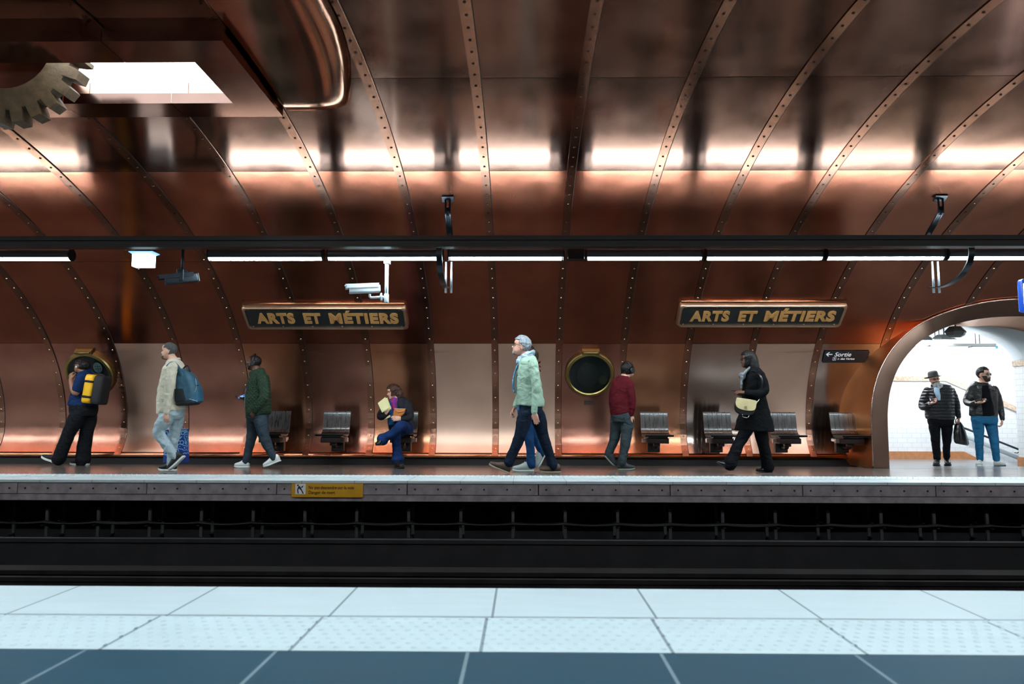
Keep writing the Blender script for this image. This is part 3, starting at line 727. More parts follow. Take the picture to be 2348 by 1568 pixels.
# hangers with their curved arms
def hanger(X, label):
    t = thing('rail_hanger', label, 'bracket', (X, 9.66, 3.5)); zc = lambda d: VZ+VB*math.sqrt(1-((d-VC)/VA)**2)
    P = lambda px_, py_, D: at(px_, py_, D)
    mt = mat('hanger_black', L((20,24,30)), .28, metal=.7)
    z1 = zc(9.62)-.01
    mb = MB(); 
    mb.prism([(-.075,-.05),(.075,-.05),(.075,.05),(-.075,.05)], Matrix.Translation((X,9.66,z1-.03)) @ Matrix.Rotation(-.52,4,'X'), -.01, .01); mb.build('ceiling_plate', mt, t)
    mb = MB(); path = [(9.66,z1-.02),(9.66,z1-.19),(9.70,z1-.24),(9.96,z1-.40),(10.0,z1-.45),(10.0,lz+.15)]
    for sx in (-.028,.028):
        mb.tube([(X+sx,y,z) for y,z in path], .013, n=8, smooth=3)
    mb.loft([[Vector((X+sx, y-.006, z)) for sx in (-.02,.02)]+[Vector((X+sx, y+.006, z)) for sx in (.02,-.02)] for y, z in [(9.66,z1-.14),(9.66,z1-.19),(9.70,z1-.24),(9.96,z1-.40),(10.0,z1-.45)]], sm=False)
    mb.build('drop_strap', mt, t)
    mb = MB(); arc = [(9.0,t1-.004),(9.0,t1-.08),(9.05,t1-.17),(9.17,t1-.26),(9.34,t1-.32),(9.55,t1-.35),(9.78,t1-.345),(9.96,t1-.31)]
    pts, rr = crom([Vector((X-.03,y,z)) for y,z in arc], [.05,.05,.055,.06,.06,.06,.055,.05], 4)
    rings = []
    for i, p in enumerate(pts):
        tg = (pts[min(i+1,len(pts)-1)]-pts[max(i-1,0)]).normalized(); nn = Vector((1,0,0)).cross(tg).normalized()
        rings.append([p+Vector((sx,0,0))+nn*k_*rr[i] for sx, k_ in ((-.035,-.12),(.035,-.12),(.035,.12),(-.035,.12))])
    mb.loft(rings, sm=False); mb.build('curved_arm', mat('arm_metal', L((44,50,56)), .3, metal=.8), t)
    for sx in (-.035,.035):
        mb = MB(); mb.tube([(X+sx,9.86,lz-LR+.01),(X+sx,9.86,t1-.40)], [.012,.016], n=10); mb.build('drop_rod', mat('rod_silver', L((190,200,205)), .3, metal=.8), t)
hanger(at(1030,560,9.9).x, 'black zigzag rail hanger with curved arm left of centre'); hanger(at(2138,560,9.9).x, 'black zigzag rail hanger with curved arm near the right edge')
# emergency light
a = at(330,594,9.72)
t = thing('emergency_light', 'small glowing blue white box light hanging under the dark rail', 'lamp', (a.x, a.y, a.z+.1))
EL = mat('emergency_lens', (.62,.86,1,1), .4, emit=9)
mb = MB(); mb.rbox((a.x,a.y,a.z-.02), (.25,.13,.17), .01); mb.build('lens', EL, t)
mb = MB(); mb.loft([[Vector((a.x+x*w_, a.y+y*(.1 if w_ > 1 else .07), a.z+z)) for x, y in ((-.14,-1),(.14,-1),(.14,1),(-.14,1))] for z, w_ in ((.055,.9),(.075,1.1),(.085,1.1))], sm=False); mb.build('collar', mat('emergency_collar', (.3,.6,.9,1), .3, emit=.8), t)
mb = MB(); mb.box((a.x,a.y+.02,a.z+.14), (.2,.12,.11)); mb.build('gear_box', TRAYM, t)
# cameras
GREYC = mat('camera_dark', L((38,48,56)), .4, metal=.3); WCAM = mat('camera_white', L((205,220,228)), .35)
def cam_body(t, c, d, ln, wd, ht, m, hood):
    d = d.normalized(); s_ = d.cross(Vector((0,0,1))).normalized(); u = s_.cross(d); Mm = Matrix((d, s_, u)).transposed()
    mb = MB(); mb.rbox(c, (ln,wd,ht), .02, Mm); mb.build('body', m, t)
    mb = MB(); mb.box(c+u*(ht/2+.012)+d*hood, (ln*1.06,wd*1.12,.01), Mm); mb.box(c+u*(ht/2-.01)+d*hood+s_*wd*.56, (ln*1.02,.006,.05), Mm); mb.box(c+u*(ht/2-.01)+d*hood-s_*wd*.56, (ln*1.02,.006,.05), Mm); mb.build('sun_hood', m, t)
    mb = MB(); e = c+d*ln/2; mb.tube([e-d*.005, e+d*.006], wd*.36, n=20); mb.build('lens', mat('lens_glass', L((8,10,14)), .08, coat=1), t)
    return d, s_, u
a = at(418,600,9.8)
t = thing('security_camera', 'dark boxy security camera hanging on a short pole at left', 'camera', (a.x,a.y,lz+.1))
mb = MB(); mb.tube([(a.x,a.y,lz+.1), at(418,625,9.8)], .02, n=12); mb.build('pole', GREYC, t)
c = at(416,640,9.8); d,s_,u = cam_body(t, c, Vector((-1,-.55,-.22)), .40, .13, .11, GREYC, .06)
mb = MB(); mb.rbox(at(418,632,9.8), (.09,.15,.15), .01); mb.build('bracket', GREYC, t)
mb = MB(); e = c-d*.205; mb.box(e, (.008,.125,.105), Matrix((d,s_,u)).transposed()); mb.build('back_plate', mat('plate_grey', L((120,130,128)), .5), t)
a = at(887,600,9.85)
t = thing('security_camera', 'white security camera on a white pole above the left station sign', 'camera', (a.x,a.y,lz-LR))
pb = at(886,694,9.85)
mb = MB(); mb.tube([(a.x,a.y,lz-LR-.004), pb], .024, n=14); mb.build('pole', WCAM, t)
mb = MB(); mb.rbox(at(888,601,9.85), (.08,.08,.05), .01); mb.rbox(at(886,684,9.85), (.055,.06,.12), .01); mb.build('clamp', WCAM, t)
mb = MB(); mb.tube([at(884,681,9.85), at(872,681,9.85), at(850,682,9.85), at(848,674,9.85)], .016, n=10, smooth=3); mb.tube([at(876,681,9.85), at(873,681,9.85)], .055, n=16); mb.build('arm', WCAM, t)
cam_body(t, at(836,663,9.85), Vector((-1,-.35,-.10)), .40, .12, .10, WCAM, .03)
# blue illuminated sign at the right edge
a = at(2372,678,9.3)
t = thing('illuminated_sign', 'glowing white and blue sign cut off by the right edge', 'sign', a)
mb = MB(); mb.rbox(a, (.34,.12,.40), .03); mb.build('case', mat('sign_blue', L((20,70,170)), .4, emit=.6), t)
mb = MB(); mb.rbox(a+Vector((0,0,-.02)), (.325,.13,.34), .02); mb.build('lit_panel', mat('sign_lit', (.8,.92,1,1), .4, emit=5), t)
mb = MB(); mb.tube([a+Vector((0,0,.2)), (a.x,a.y+.1,t1+.02)], .02, n=10); mb.build('hanger', TRAYM, t)
# ------------------------------------------------------------------ station signs on the vault
def wall_frame(px_, py_, out=0.0):
    """matrix at the wall point seen at a photo pixel: x right, y up the vault, z into the hall"""
    best = None
    for i in range(400):
        t = T0+(1.0-T0)*i/400; p = vp(t, 0, out); D = p.y; q = at(px_, py_, D); e = abs(q.z-p.z)
        if best is None or e < best[0]: best = (e, t, q.x)
    _, t, X = best; p = vp(t, X, out); y = vt(t); z = vn(t); x = Vector((1,0,0))
    return Matrix(((x.x,y.x,z.x,p.x),(x.y,y.y,z.y,p.y),(x.z,y.z,z.z,p.z),(0,0,0,1))), t, p
SBLK = mat('sign_plate_black', L((26,30,30)), .42, var=.2); GOLD = mat('letter_bronze', L((190,140,84)), .45, metal=.3, var=.1)
SFRM = mat('sign_frame_copper', (.50,.33,.22,1), .33, metal=.9, var=.1)
def rrect(w, h, r, n=5):
    out = []
    for k,(sx,sy) in enumerate(((1,1),(-1,1),(-1,-1),(1,-1))):
        for i in range(n+1):
            a = math.pi/2*(k+i/n); out.append((sx*(w/2-r)+r*math.cos(a), sy*(h/2-r)+r*math.sin(a)))
    return out
def station_sign(px_, py_, label):
    M, tt, p = wall_frame(px_, py_, .03)
    t = thing('station_sign', label, 'sign', p, 'copper framed station name signs')
    W_, H_ = 2.55, .475
    mb = MB(); mb.prism(rrect(W_-.06,H_-.06,.03), M, .02, .05); pl = mb.build('name_plate', SBLK, t)
    mb = MB(); c = rrect(W_,H_,.06)
    pts = [M @ Vector((x,y,.045)) for x,y in c]; n = len(pts); rings = []
    for i in range(n+1):
        x, y = c[i%n]; xi, yi = x*(W_-.09)/W_, y*(H_-.09)/H_
        rings.append([M @ Vector(v) for v in ((x,y,-.04),(x,y,.055),((x*.6+xi*.4),(y*.6+yi*.4),.075),(xi,yi,.07),(xi,yi,.045))])
    mb.loft(rings, cap=False); mb.build('frame', SFRM, t, sharp=.9)
    # folded copper ledge above the sign
    mb = MB(); mb.loft([[M @ Vector((x, y, z)) for y, z in ((H_/2+.005,-.03),(H_/2+.012,.03),(H_/2+.035,.01),(H_/2+.05,-.03))] for x in (-W_/2+.02, W_/2-.02)]); mb.build('ledge', C_ORG, t)
    for s_, x, wd in (('ARTS', -.785, .60), ('ET', -.205, .27), ('MÉTIERS', .60, 1.08)):
        text('lettering', s_, .275, GOLD, t, M @ Matrix.Translation((x,-.012,.056)), ext=.009, off=.0125, spacing=1.09, fit=(wd,))
    sb = MB(); sb.tube([(0,0,0),(0,0,.012)], [.010,.007], n=8); me = sb.build('screw', SFRM, data_only=True)
    for k in range(6):
        for y in (-H_/2+.062, H_/2-.06):
            o = bpy.data.objects.new('screw', me); COL.objects.link(o); o.parent = t
            o.matrix_local = Matrix.Translation(-p) @ M @ Matrix.Translation((-1.17+.468*k, y, .05))
    return t
station_sign(748, 724, 'copper framed station name sign at left, behind the white security camera')
station_sign(1743, 719, 'copper framed station name sign at right, above the woman in the black coat')
M, tt, p = wall_frame(1939, 817, .02)
t = thing('exit_sign', 'small black exit sign with white arrow beside the passage arch', 'sign', p)
DK = mat('exit_sign_black', L((20,20,30)), .5); WL = mat('sign_lettering_white', L((250,252,255)), .5, emit=0)
mb = MB(); mb.prism(rrect(.715,.215,.004,2), M, 0, .012); mb.build('panel', DK, t)
text('lettering', 'Sortie', .108, WL, t, M @ Matrix.Translation((-.195,.045,.0135)), ext=.001, off=.0012, align='LEFT', shear=.22, sx=1.02)
text('lettering', 'r. des Vertus', .052, WL, t, M @ Matrix.Translation((-.128,-.034,.0135)), ext=.001, off=.0008, align='LEFT', shear=.15)
text('lettering', '3', .044, WL, t, M @ Matrix.Translation((-.178,-.034,.0135)), ext=.001, off=.001)
mb = MB()
for poly in ([(-.325,.05),(-.225,.058),(-.225,.042)], [(-.33,.05),(-.29,.088),(-.272,.088),(-.312,.05)], [(-.33,.05),(-.29,.012),(-.272,.012),(-.312,.05)], [(-.315,.058),(-.225,.058),(-.225,.042),(-.315,.042)]):
    mb.prism(poly, M, .012, .0145)
for poly in ([(-.205,-.062),(-.151,-.062),(-.151,-.058),(-.205,-.058)],[(-.205,-.010),(-.151,-.010),(-.151,-.006),(-.205,-.006)],[(-.205,-.062),(-.201,-.062),(-.201,-.006),(-.205,-.006)],[(-.155,-.062),(-.151,-.062),(-.151,-.006),(-.155,-.006)]):
    mb.prism(poly, M, .012, .0145)
mb.build('arrow_and_frame', WL, t)

# ------------------------------------------------------------------ portholes
BRASS = mat('porthole_brass', L((142,124,78)), .33, metal=.95, var=.15, vs=8)
def porthole(px_, py_, label, inner):
    M, tt, p = wall_frame(px_, py_, .042)
    t = thing('porthole', label, 'porthole', p, 'brass rimmed portholes in the copper wall')
    def lathe(prof, n=48):
        return [[M @ Vector((r*math.cos(2*math.pi*i/n), r*math.sin(2*math.pi*i/n), z)) for r, z in prof] for i in range(n+1)]
    mb = MB(); mb.loft(lathe([(.335,-.034),(.335,.05),(.35,.065),(.385,.06),(.40,.04),(.41,-.034)]), cap=False); mb.build('rim', BRASS, t, sharp=.5)
    mb = MB(); mb.tube([M @ Vector((0,0,-.006)), M @ Vector((0,0,.0))], .345, n=40); mb.build('back_plate', mat('porthole_dark', L((7,12,14)), .5, var=.3, vs=5), t)
    mb = MB(); mb.tube([M @ Vector((0,0,.044)), M @ Vector((0,0,.048))], .34, n=40)
    gm = mat('porthole_glass', (.75,.85,.85,1), .04, trans=1.0, spec=.25); gm.node_tree.nodes['Principled BSDF'].inputs['IOR'].default_value = 1.18; mb.build('glass', gm, t)
    mb = MB(); mb.loft([[M @ Vector((x, y, z)) for y, z in ((.37,0),(.37,.075),(.43,.075),(.45,0))] for x in (-.14,.14)], sm=False)
    mb.tube([M @ Vector((-.12,.41,.085)), M @ Vector((.12,.41,.085))], .018, n=10); mb.build('hinge', BRASS, t)
    mb = MB()
    if inner == 'lattice':
        c = M @ Vector((.16,.12,.02))
        for k in range(5):
            a = math.pi*k/5; mb.tube([c+ (M.to_3x3() @ Vector((.07*math.cos(q)*math.cos(a), .09*math.sin(q), .016*math.sin(a)*math.cos(q)))) for q in [2*math.pi*i/16 for i in range(17)]], .004, n=5)
        for z in (-.045,0,.045):
            rr = .07*math.sqrt(1-(z/.09)**2); mb.tube([c+(M.to_3x3() @ Vector((rr*math.cos(q), z, .016*math.sin(q)))) for q in [2*math.pi*i/16 for i in range(17)]], .004, n=5)
        mb.build('lattice_globe', mat('exhibit_pale', L((175,200,205)), .4, metal=.5), t)
    else:
        R3 = M.to_3x3(); mb.ell(M @ Vector((-.03,-.03,.008)), (.20,.25,.028), R3); mb.build('oval_relief', mat('exhibit_brown', L((24,23,22)), .6, var=.4, vs=9), t)
        mb = MB(); mb.ell(M @ Vector((.22,-.1,.012)), (.075,.09,.022), R3); mb.build('round_relief', mat('exhibit_brass', L((62,60,44)), .5, metal=.4, var=.3, vs=14), t)
    return t
porthole(207, 857, 'brass rimmed porthole at left, behind the person with the yellow bag', 'lattice')
porthole(1352, 857, 'brass rimmed porthole at right, between the grey haired man and the maroon sweater', 'relief')
M, tt, p = wall_frame(1351, 923, .014)
t = thing('wall_plaque', 'tiny dark caption plaque below the right porthole', 'plaque', p)
mb = MB(); mb.prism(rrect(.17,.075,.004,2), M, 0, .008); mb.build('plate', mat('plaque_brown', L((60,44,38)), .5), t)
mb = MB(); mb.prism([(-.07,.01),(.07,.01),(.07,.022),(-.07,.022)], M, .008, .0095); mb.prism([(-.06,-.02),(.06,-.02),(.06,-.01),(-.06,-.01)], M, .008, .0095); mb.build('etched_lines', mat('plaque_line', L((36,26,24)), .5), t)

# ------------------------------------------------------------------ seats
def slat_mat():
    m = mat('seat_lacquer', L((40,30,30)), .28, coat=.6)
    nt = m.node_tree; b = nt.nodes['Principled BSDF']; N = nt.nodes.new; K = nt.links.new
    tc = N('ShaderNodeTexCoord'); mp = N('ShaderNodeMapping'); mp.inputs['Scale'].default_value = (14,2,2); K(tc.outputs['Object'], mp.inputs[0])
    n = N('ShaderNodeTexNoise'); n.inputs['Scale'].default_value = 3; n.inputs['Detail'].default_value = 6; K(mp.outputs[0], n.inputs[0])
    r = N('ShaderNodeValToRGB'); r.color_ramp.elements[0].color = L((12,12,14)); r.color_ramp.elements[1].color = L((50,42,42)); r.color_ramp.elements[0].position = .35; r.color_ramp.elements[1].position = .8
    K(n.outputs['Fac'], r.inputs[0]); K(r.outputs[0], b.inputs['Base Color'])
    q = N('ShaderNodeMapRange'); q.inputs['To Min'].default_value = .12; q.inputs['To Max'].default_value = .5; K(n.outputs['Fac'], q.inputs[0]); K(q.outputs[0], b.inputs['Roughness'])
    return m
SLAT = slat_mat(); SEATM = mat('seat_frame_maroon', L((48,28,30)), .4, metal=.3); SDK = mat('seat_black', L((14,12,13)), .35)
SEAT_D = 12.46
def make_seat(loc):
    t = thing('platform_seat', '', 'seat', loc, 'curved slatted seats along the copper wall')
    prof = [(-.36,.0),(-.345,.012),(-.20,.008),(-.06,.0),(.03,.018),(.085,.06),(.11,.13),(.125,.22),(.15,.33),(.165,.37)]
    ins = [(y*1.0, z) for y, z in prof]
    pts, _ = crom([Vector((0,y,z)) for y,z in prof], [1]*len(prof), 3)
    def curve_ring(x, th):
        a = []; b = []
        for i, p in enumerate(pts):
            tg = (pts[min(i+1,len(pts)-1)]-pts[max(i-1,0)]).normalized(); nn = Vector((0,-tg.z,tg.y))
            a.append(Vector((x,p.y,p.z))+nn*0); b.append(Vector((x,p.y,p.z))-nn*th)
        return a+list(reversed(b))
    ns = 6; k0 = 13
    # backrest shell of six slats, seat shell as a separate part
    mb = MB(); w_ = .44/ns
    for i in range(ns):
        x0 = -.22+w_*i+.002; x1 = x0+w_-.004
        r0, r1 = [], []
        for x, rr in ((x0,r0),(x1,r1)):
            c = curve_ring(x, .022); h = len(pts); rr += c[k0:h]+c[h:2*h-k0]
        mb.loft([r0, r1])
    mb.build('backrest', SLAT, t, world=False, sharp=.8)
    mb = MB(); r_ = []
    for x in (-.22,.22):
        c = curve_ring(x, .03); h = len(pts); r_.append(c[0:k0]+c[2*h-k0:])
    mb.loft(r_); mb.build('seat_pan', SDK, t, world=False, sharp=.8)
    mb = MB(); mb.rbox((0,-.10,-.085), (.34,.24,.085), .012); mb.build('support_box', SEATM, t, world=False)
    mb = MB(); mb.box((.0,-.1,-.035), (.30,.2,.03)); mb.rbox((0,.16,-.075), (.30,.3,.06), .015); mb.build('support_arm', SDK, t, world=False)
    mb = MB(); mb.prism([(-.03,-.03),(.03,-.03),(.03,.03),(-.03,.03)], Matrix.Translation((.20 if loc[0] < 0 else -.20,-.06,-.085)), -.03,.03); mb.build('end_fitting', mat('fitting_steel', L((170,150,140)), .3, metal=.9), t, world=False)
    mb = MB(); mb.tube([(0,-.06,-.12),(0,-.03,-.19),(0,.12,-.20),(0,.27,-.20)], .035, n=8, smooth=3); mb.rbox((0,-.06,-.15),(.10,.09,.05),.01); mb.rbox((.0,.26,-.20),(.2,.10,.16),.01); mb.build('wall_bracket', SDK, t, world=False)
    return t
SEATS = [(633,'curved dark seat half hidden behind the man in the green jacket'),(771,'empty curved dark seat left of the seated woman'),(926,'curved dark seat on which the woman is sitting'),
         (1501,'empty curved dark seat just right of the person in the maroon sweater'),(1646,'curved dark seat left of the woman in the black coat'),(1796,'curved dark seat right of the woman in the black coat'),(1937,'curved dark seat at the end of the row beside the passage arch')]
s0 = make_seat((-1,SEAT_D,.45)); s1 = make_seat((1,SEAT_D,.45)); used = set()
SEAT_POS = {}
for px_, lab in SEATS:
    x = at(px_, 975, SEAT_D+.1).x; src = s0 if x < 0 else s1
    o = src if src.name not in used else copy_tree(src); used.add(src.name)
    o.location = (x, SEAT_D, .445); o['label'] = lab; SEAT_POS[px_] = Vector(o.location)
# ------------------------------------------------------------------ people
def remesh(o, vox, smooth=4, disp=0, dsize=.08, seed=0):
    m = o.modifiers.new('Remesh', 'REMESH'); m.mode = 'VOXEL'; m.voxel_size = vox; m.use_smooth_shade = True
    if disp:
        tx = bpy.data.textures.new('folds', 'CLOUDS'); tx.noise_scale = dsize; tx.noise_depth = 2
        d = o.modifiers.new('Folds', 'DISPLACE'); d.texture = tx; d.strength = disp; d.mid_level = .5; d.texture_coords = 'LOCAL'
    if smooth:
        s = o.modifiers.new('Smooth', 'SMOOTH'); s.factor = .5; s.iterations = smooth
    return o
def interp(tab, z):
    for (a, va), (b, vb) in zip(tab, tab[1:]):
        if z <= b:
            u = 0 if b == a else (z-a)/(b-a); u = max(0, min(1, u)); u = u*u*(3-2*u)*.5+u*.5; return va+(vb-va)*u
    return tab[-1][1]
FRONT = [(0,.16),(.03,.31),(.08,.375),(.13,.355),(.17,.345),(.205,.375),(.235,.355),(.27,.385),(.31,.37),(.40,.365),(.47,.345),(.53,.345),(.585,.385),(.65,.395),(.75,.375),(.84,.315),(.92,.215),(.97,.12),(1,.0)]
BACKP = [(0,.02),(.05,-.06),(.12,-.12),(.2,-.20),(.28,-.29),(.36,-.37),(.45,-.43),(.55,-.465),(.66,-.465),(.76,-.44),(.85,-.375),(.92,-.28),(.97,-.16),(1,-.02)]
HALF = [(0,.07),(.04,.14),(.09,.19),(.15,.235),(.22,.27),(.32,.295),(.42,.31),(.52,.325),(.62,.34),(.7,.338),(.79,.305),(.87,.245),(.94,.16),(.98,.08),(1,.0)]
def head_pt(z, ph, grow=0.0):
    f, b, w_ = interp(FRONT,z), interp(BACKP,z), interp(HALF,z)
    c = (f+b)/2; a = (f-b)/2+grow; w_ += grow
    cp, sp = math.cos(ph), math.sin(ph); e = .92
    x = c+a*math.copysign(abs(cp)**e, cp); y = w_*math.copysign(abs(sp)**e, sp)
    if cp > 0 and grow == 0:
        s = abs(y)
        nz = max(0, min(1, (.55-z)/.19)) if z > .36 else max(0, 1-(.36-z)/.055)
        x += (.125*nz**.85)*math.exp(-(y/(.042+.035*max(0,min(1,(.5-z)/.14))))**2)
        x -= .040*math.exp(-((z-.50)/.045)**2)*math.exp(-((s-.14)/.062)**2)                # sockets
        x += .014*math.exp(-((z-.225)/.022)**2)*math.exp(-(y/.10)**2) + .016*math.exp(-((z-.27)/.02)**2)*math.exp(-(y/.10)**2)
        x -= .018*math.exp(-((z-.248)/.010)**2)*math.exp(-(y/.12)**2)
        x += .010*math.exp(-((z-.36)/.09)**2)*math.exp(-((s-.2)/.07)**2)                   # cheeks
        x += .012*math.exp(-((z-.575)/.03)**2)*math.exp(-((s-.13)/.07)**2)                 # brow
    return x, y
def cloth_folds(m):
    """soft creases for cloth: one more bump layer under the weave, and a dull surface"""
    if m.get('folded'): return
    m['folded'] = 1; nt = m.node_tree; b = nt.nodes['Principled BSDF']
    if 'hair' in m.name or 'beard' in m.name: b.inputs['Specular IOR Level'].default_value = .25; return
    if 'leather' not in m.name and 'puffer' not in m.name: b.inputs['Specular IOR Level'].default_value = .12
    tc = nt.nodes.new('ShaderNodeTexCoord'); mp = nt.nodes.new('ShaderNodeMapping'); mp.inputs['Scale'].default_value = (1,1,1.5); mp.inputs['Rotation'].default_value = (.3,.5,0)
    n = nt.nodes.new('ShaderNodeTexNoise'); n.inputs['Scale'].default_value = 8; n.inputs['Detail'].default_value = 2.5; n.inputs['Distortion'].default_value = .9
    bp = nt.nodes.new('ShaderNodeBump'); bp.inputs['Strength'].default_value = .7; bp.inputs['Distance'].default_value = .035
    K = nt.links.new; K(tc.outputs['Object'], mp.inputs[0]); K(mp.outputs[0], n.inputs[0]); K(n.outputs['Fac'], bp.inputs['Height'])
    if b.inputs['Normal'].is_linked: K(b.inputs['Normal'].links[0].from_socket, bp.inputs['Normal'])
    K(bp.outputs[0], b.inputs['Normal'])
class Person:
    def __init__(s, D, label, skin, ground, H=.235, front=False, group=None):
        s.D = D; s.H = H; s.front = front; s.skin = skin
        g = s.p(*ground); g.z = floor_z(D)
        s.root = thing('person', label, 'person', g)
        s.body = MB()
    def p(s, x, y, o=0.0): return at(x, y, s.D+o)
    def w(s, px_): return px_/F_PX*s.D
    # ---- head
    def head(s, chin, crown, face, nod=0.0, off=0.0, neck=None, neck_r=.052, ears=True, H=None, tilt=0):
        """chin and crown as photo pixels fix the place and size; face is the facing direction"""
        a, b = s.p(chin[0],chin[1],off), s.p(crown[0],crown[1],off)
        f = Vector(face).normalized(); side0 = Vector((0,0,1)).cross(f).normalized()
        f = (Matrix.Rotation(nod, 3, side0) @ f).normalized(); up = f.cross(side0).normalized()
        if tilt: R_ = Matrix.Rotation(tilt, 3, f); up = R_ @ up; side0 = R_ @ side0
        s.hf, s.hu, s.hs = f, up, side0
        s.Hh = H or s.H; mid = (a+b)/2; s.ho = mid - up*s.Hh*.5 - f*0.0
        nz_, na = 44, 56; rings = []
        for i in range(nz_+1):
            z = .004+.992*i/nz_; rings.append([s.hp(*( (lambda q: (q[0], q[1], z))(head_pt(z, 2*math.pi*j/na)) )) for j in range(na)])
        s.body.loft(rings)
        if ears:
            for sg in (-1,1):
                c = s.hp(-.03, sg*.335, .45); Mm = Matrix((f, side0, up)).transposed() @ Matrix.Rotation(sg*.35,3,'Z')
                s.body.ell(c, (.075*s.Hh,.028*s.Hh,.135*s.Hh), Mm, n=12, m=8)
        nb = neck if neck is not None else None
        if nb is not None:
            q = s.p(*nb); top = s.hp(-.10,0,.22); s.body.tube([q, q.lerp(top,.55), top, s.hp(-.1,0,.42)], [neck_r*1.25, neck_r, neck_r*1.0, neck_r*.9], n=20)
        # eyes, brows, lips
        for sg in (-1,1):
            mb = MB(); c = s.hp(.298, sg*.135, .500); r = .050*s.Hh; Mm = Matrix((f, side0, up)).transposed()
            mb.ell(c, (r,r*1.15,r*.75), Mm, n=14, m=8, mi=0); mb.build('eye', [mat('eye_white', L((150,145,140)), .35)], s.root)
            mb = MB(); mb.ell(s.hp(.333, sg*.135, .500), (.016*s.Hh,.023*s.Hh,.026*s.Hh), Mm, n=10, m=6); mb.build('iris', mat('eye_dark', L((40,26,20)), .2), s.root)
        return s
    def hp(s, x, y, z): return s.ho + s.hf*x*s.Hh + s.hs*y*s.Hh + s.hu*z*s.Hh
    def brows(s, m, th=.014):
        for sg in (-1,1):
            mb = MB(); mb.tube([s.hp(.375,sg*.06,.585), s.hp(.372,sg*.13,.605), s.hp(.325,sg*.215,.585)], [th*s.Hh, th*1.2*s.Hh, th*.6*s.Hh], n=6, smooth=3); mb.build('eyebrow', m, s.root)
    def lips(s, c):
        mb = MB(); mb.tube([s.hp(.325,-.085,.248), s.hp(.378,-.03,.258), s.hp(.378,.03,.258), s.hp(.325,.085,.248)], [.006*s.Hh,.020*s.Hh,.020*s.Hh,.006*s.Hh], n=8, smooth=3); mb.build('lips', c, s.root)
    def shell(s, name, m, cond, grow=.03, thick=.03, nz=46, na=64, disp=.012, zmax=1.0, seed=0, fn=None):
        """hair or beard: part of the head surface grown outwards"""
        mb = MB(); idx = {}; vs = []; fs = []
        def gp(z, ph):
            g = grow if not callable(grow) else grow(z, ph)
            zz = z; x, y = head_pt(z, ph, .0001+g); top = max(0, (z-.8)/.2)
            p = s.hp(x, y, z+top*g*1.15); 
            k = noise.noise(p*38+Vector((seed,0,0)))+.5*noise.noise(p*90)
            return p + (p-s.hp(0,0,.5)).normalized()*disp*s.Hh*3*k*.5
        Z = [.005+.99*i/nz for i in range(nz+1)]
        for i in range(nz):
            for j in range(na):
                z = (Z[i]+Z[i+1])/2; ph = 2*math.pi*(j+.5)/na; pf = abs((ph+math.pi)%(2*math.pi)-math.pi)
                if cond(z, pf):
                    q = []
                    for a, b in ((i,j),(i,j+1),(i+1,j+1),(i+1,j)):
                        k = (a, b%na)
                        if k not in idx: idx[k] = len(vs); vs.append(gp(Z[a], 2*math.pi*(b%na)/na))
                        q.append(idx[k])
                    fs.append(tuple(q))
        top = [idx[(nz,j)] for j in range(na) if (nz,j) in idx]
        if len(top) == na: fs.append(tuple(top))
        mb.add(vs, fs); o = mb.build(name, m, s.root)
        so = o.modifiers.new('Solid','SOLIDIFY'); so.thickness = thick*s.Hh+.004; so.offset = -1
        return o
    # ---- limbs and torso
    def limb(s, mb, pts, k=1.0, n=16, smooth=5, rend=True):
        P_ = [s.p(a[0],a[1],a[2]) for a in pts]; mb.tube(P_, [a[3]*k for a in pts], n=n, smooth=smooth, round_ends=rend); return mb
    def torso(s, mb, rings, k=1.0, add=0.0, n=28):
        """rings of (px, py, half width px in the picture, half depth in m, offset)"""
        out = []
        R_ = []
        for r in rings:
            R_.append((s.p(r[0], r[1], r[4] if len(r) > 4 else 0), s.w(r[2])*k+add, r[3]*k+add))
        pts = [a[0] for a in R_]
        P2, A = crom(pts, [a[1] for a in R_], 4); _, B = crom(pts, [a[2] for a in R_], 4)
        for i, p in enumerate(P2):
            t = (P2[min(i+1,len(P2)-1)]-P2[max(i-1,0)]).normalized(); ux = Vector((1,0,0)); ux = (ux-t*ux.dot(t)).normalized(); uy = t.cross(ux)
            out.append([p+ux*A[i]*math.copysign(abs(math.cos(q))**.85,math.cos(q))+uy*B[i]*math.copysign(abs(math.sin(q))**.85,math.sin(q)) for q in [2*math.pi*j/n for j in range(n)]])
        return mb.loft(out)
    def hand(s, wrist, d, pn, thumb, curl=.35, size=1.0, spread=.1, tcurl=.3, hold=None):
        """five fingers on a palm; d points from wrist to fingers, pn out of the palm, thumb to the thumb side"""
        W = Vector(wrist); d = Vector(d).normalized(); pn = Vector(pn); pn = (pn-d*pn.dot(d)).normalized(); th = Vector(thumb); th = (th-d*th.dot(d)-pn*th.dot(pn)).normalized()
        z = size; mb = s.body
        sec = lambda c, a, b: [c+th*a*math.cos(q)+pn*b*math.sin(q) for q in [2*math.pi*j/14 for j in range(14)]]
        mb.loft([sec(W-d*.035*z,.027*z,.020*z), sec(W,.026*z,.018*z), sec(W+d*.025*z,.033*z,.018*z), sec(W+d*.06*z,.041*z,.016*z), sec(W+d*.088*z,.041*z,.013*z), sec(W+d*.098*z,.034*z,.008*z)])
        lens = (.068,.078,.073,.058); base = (.030,.010,-.011,-.031)
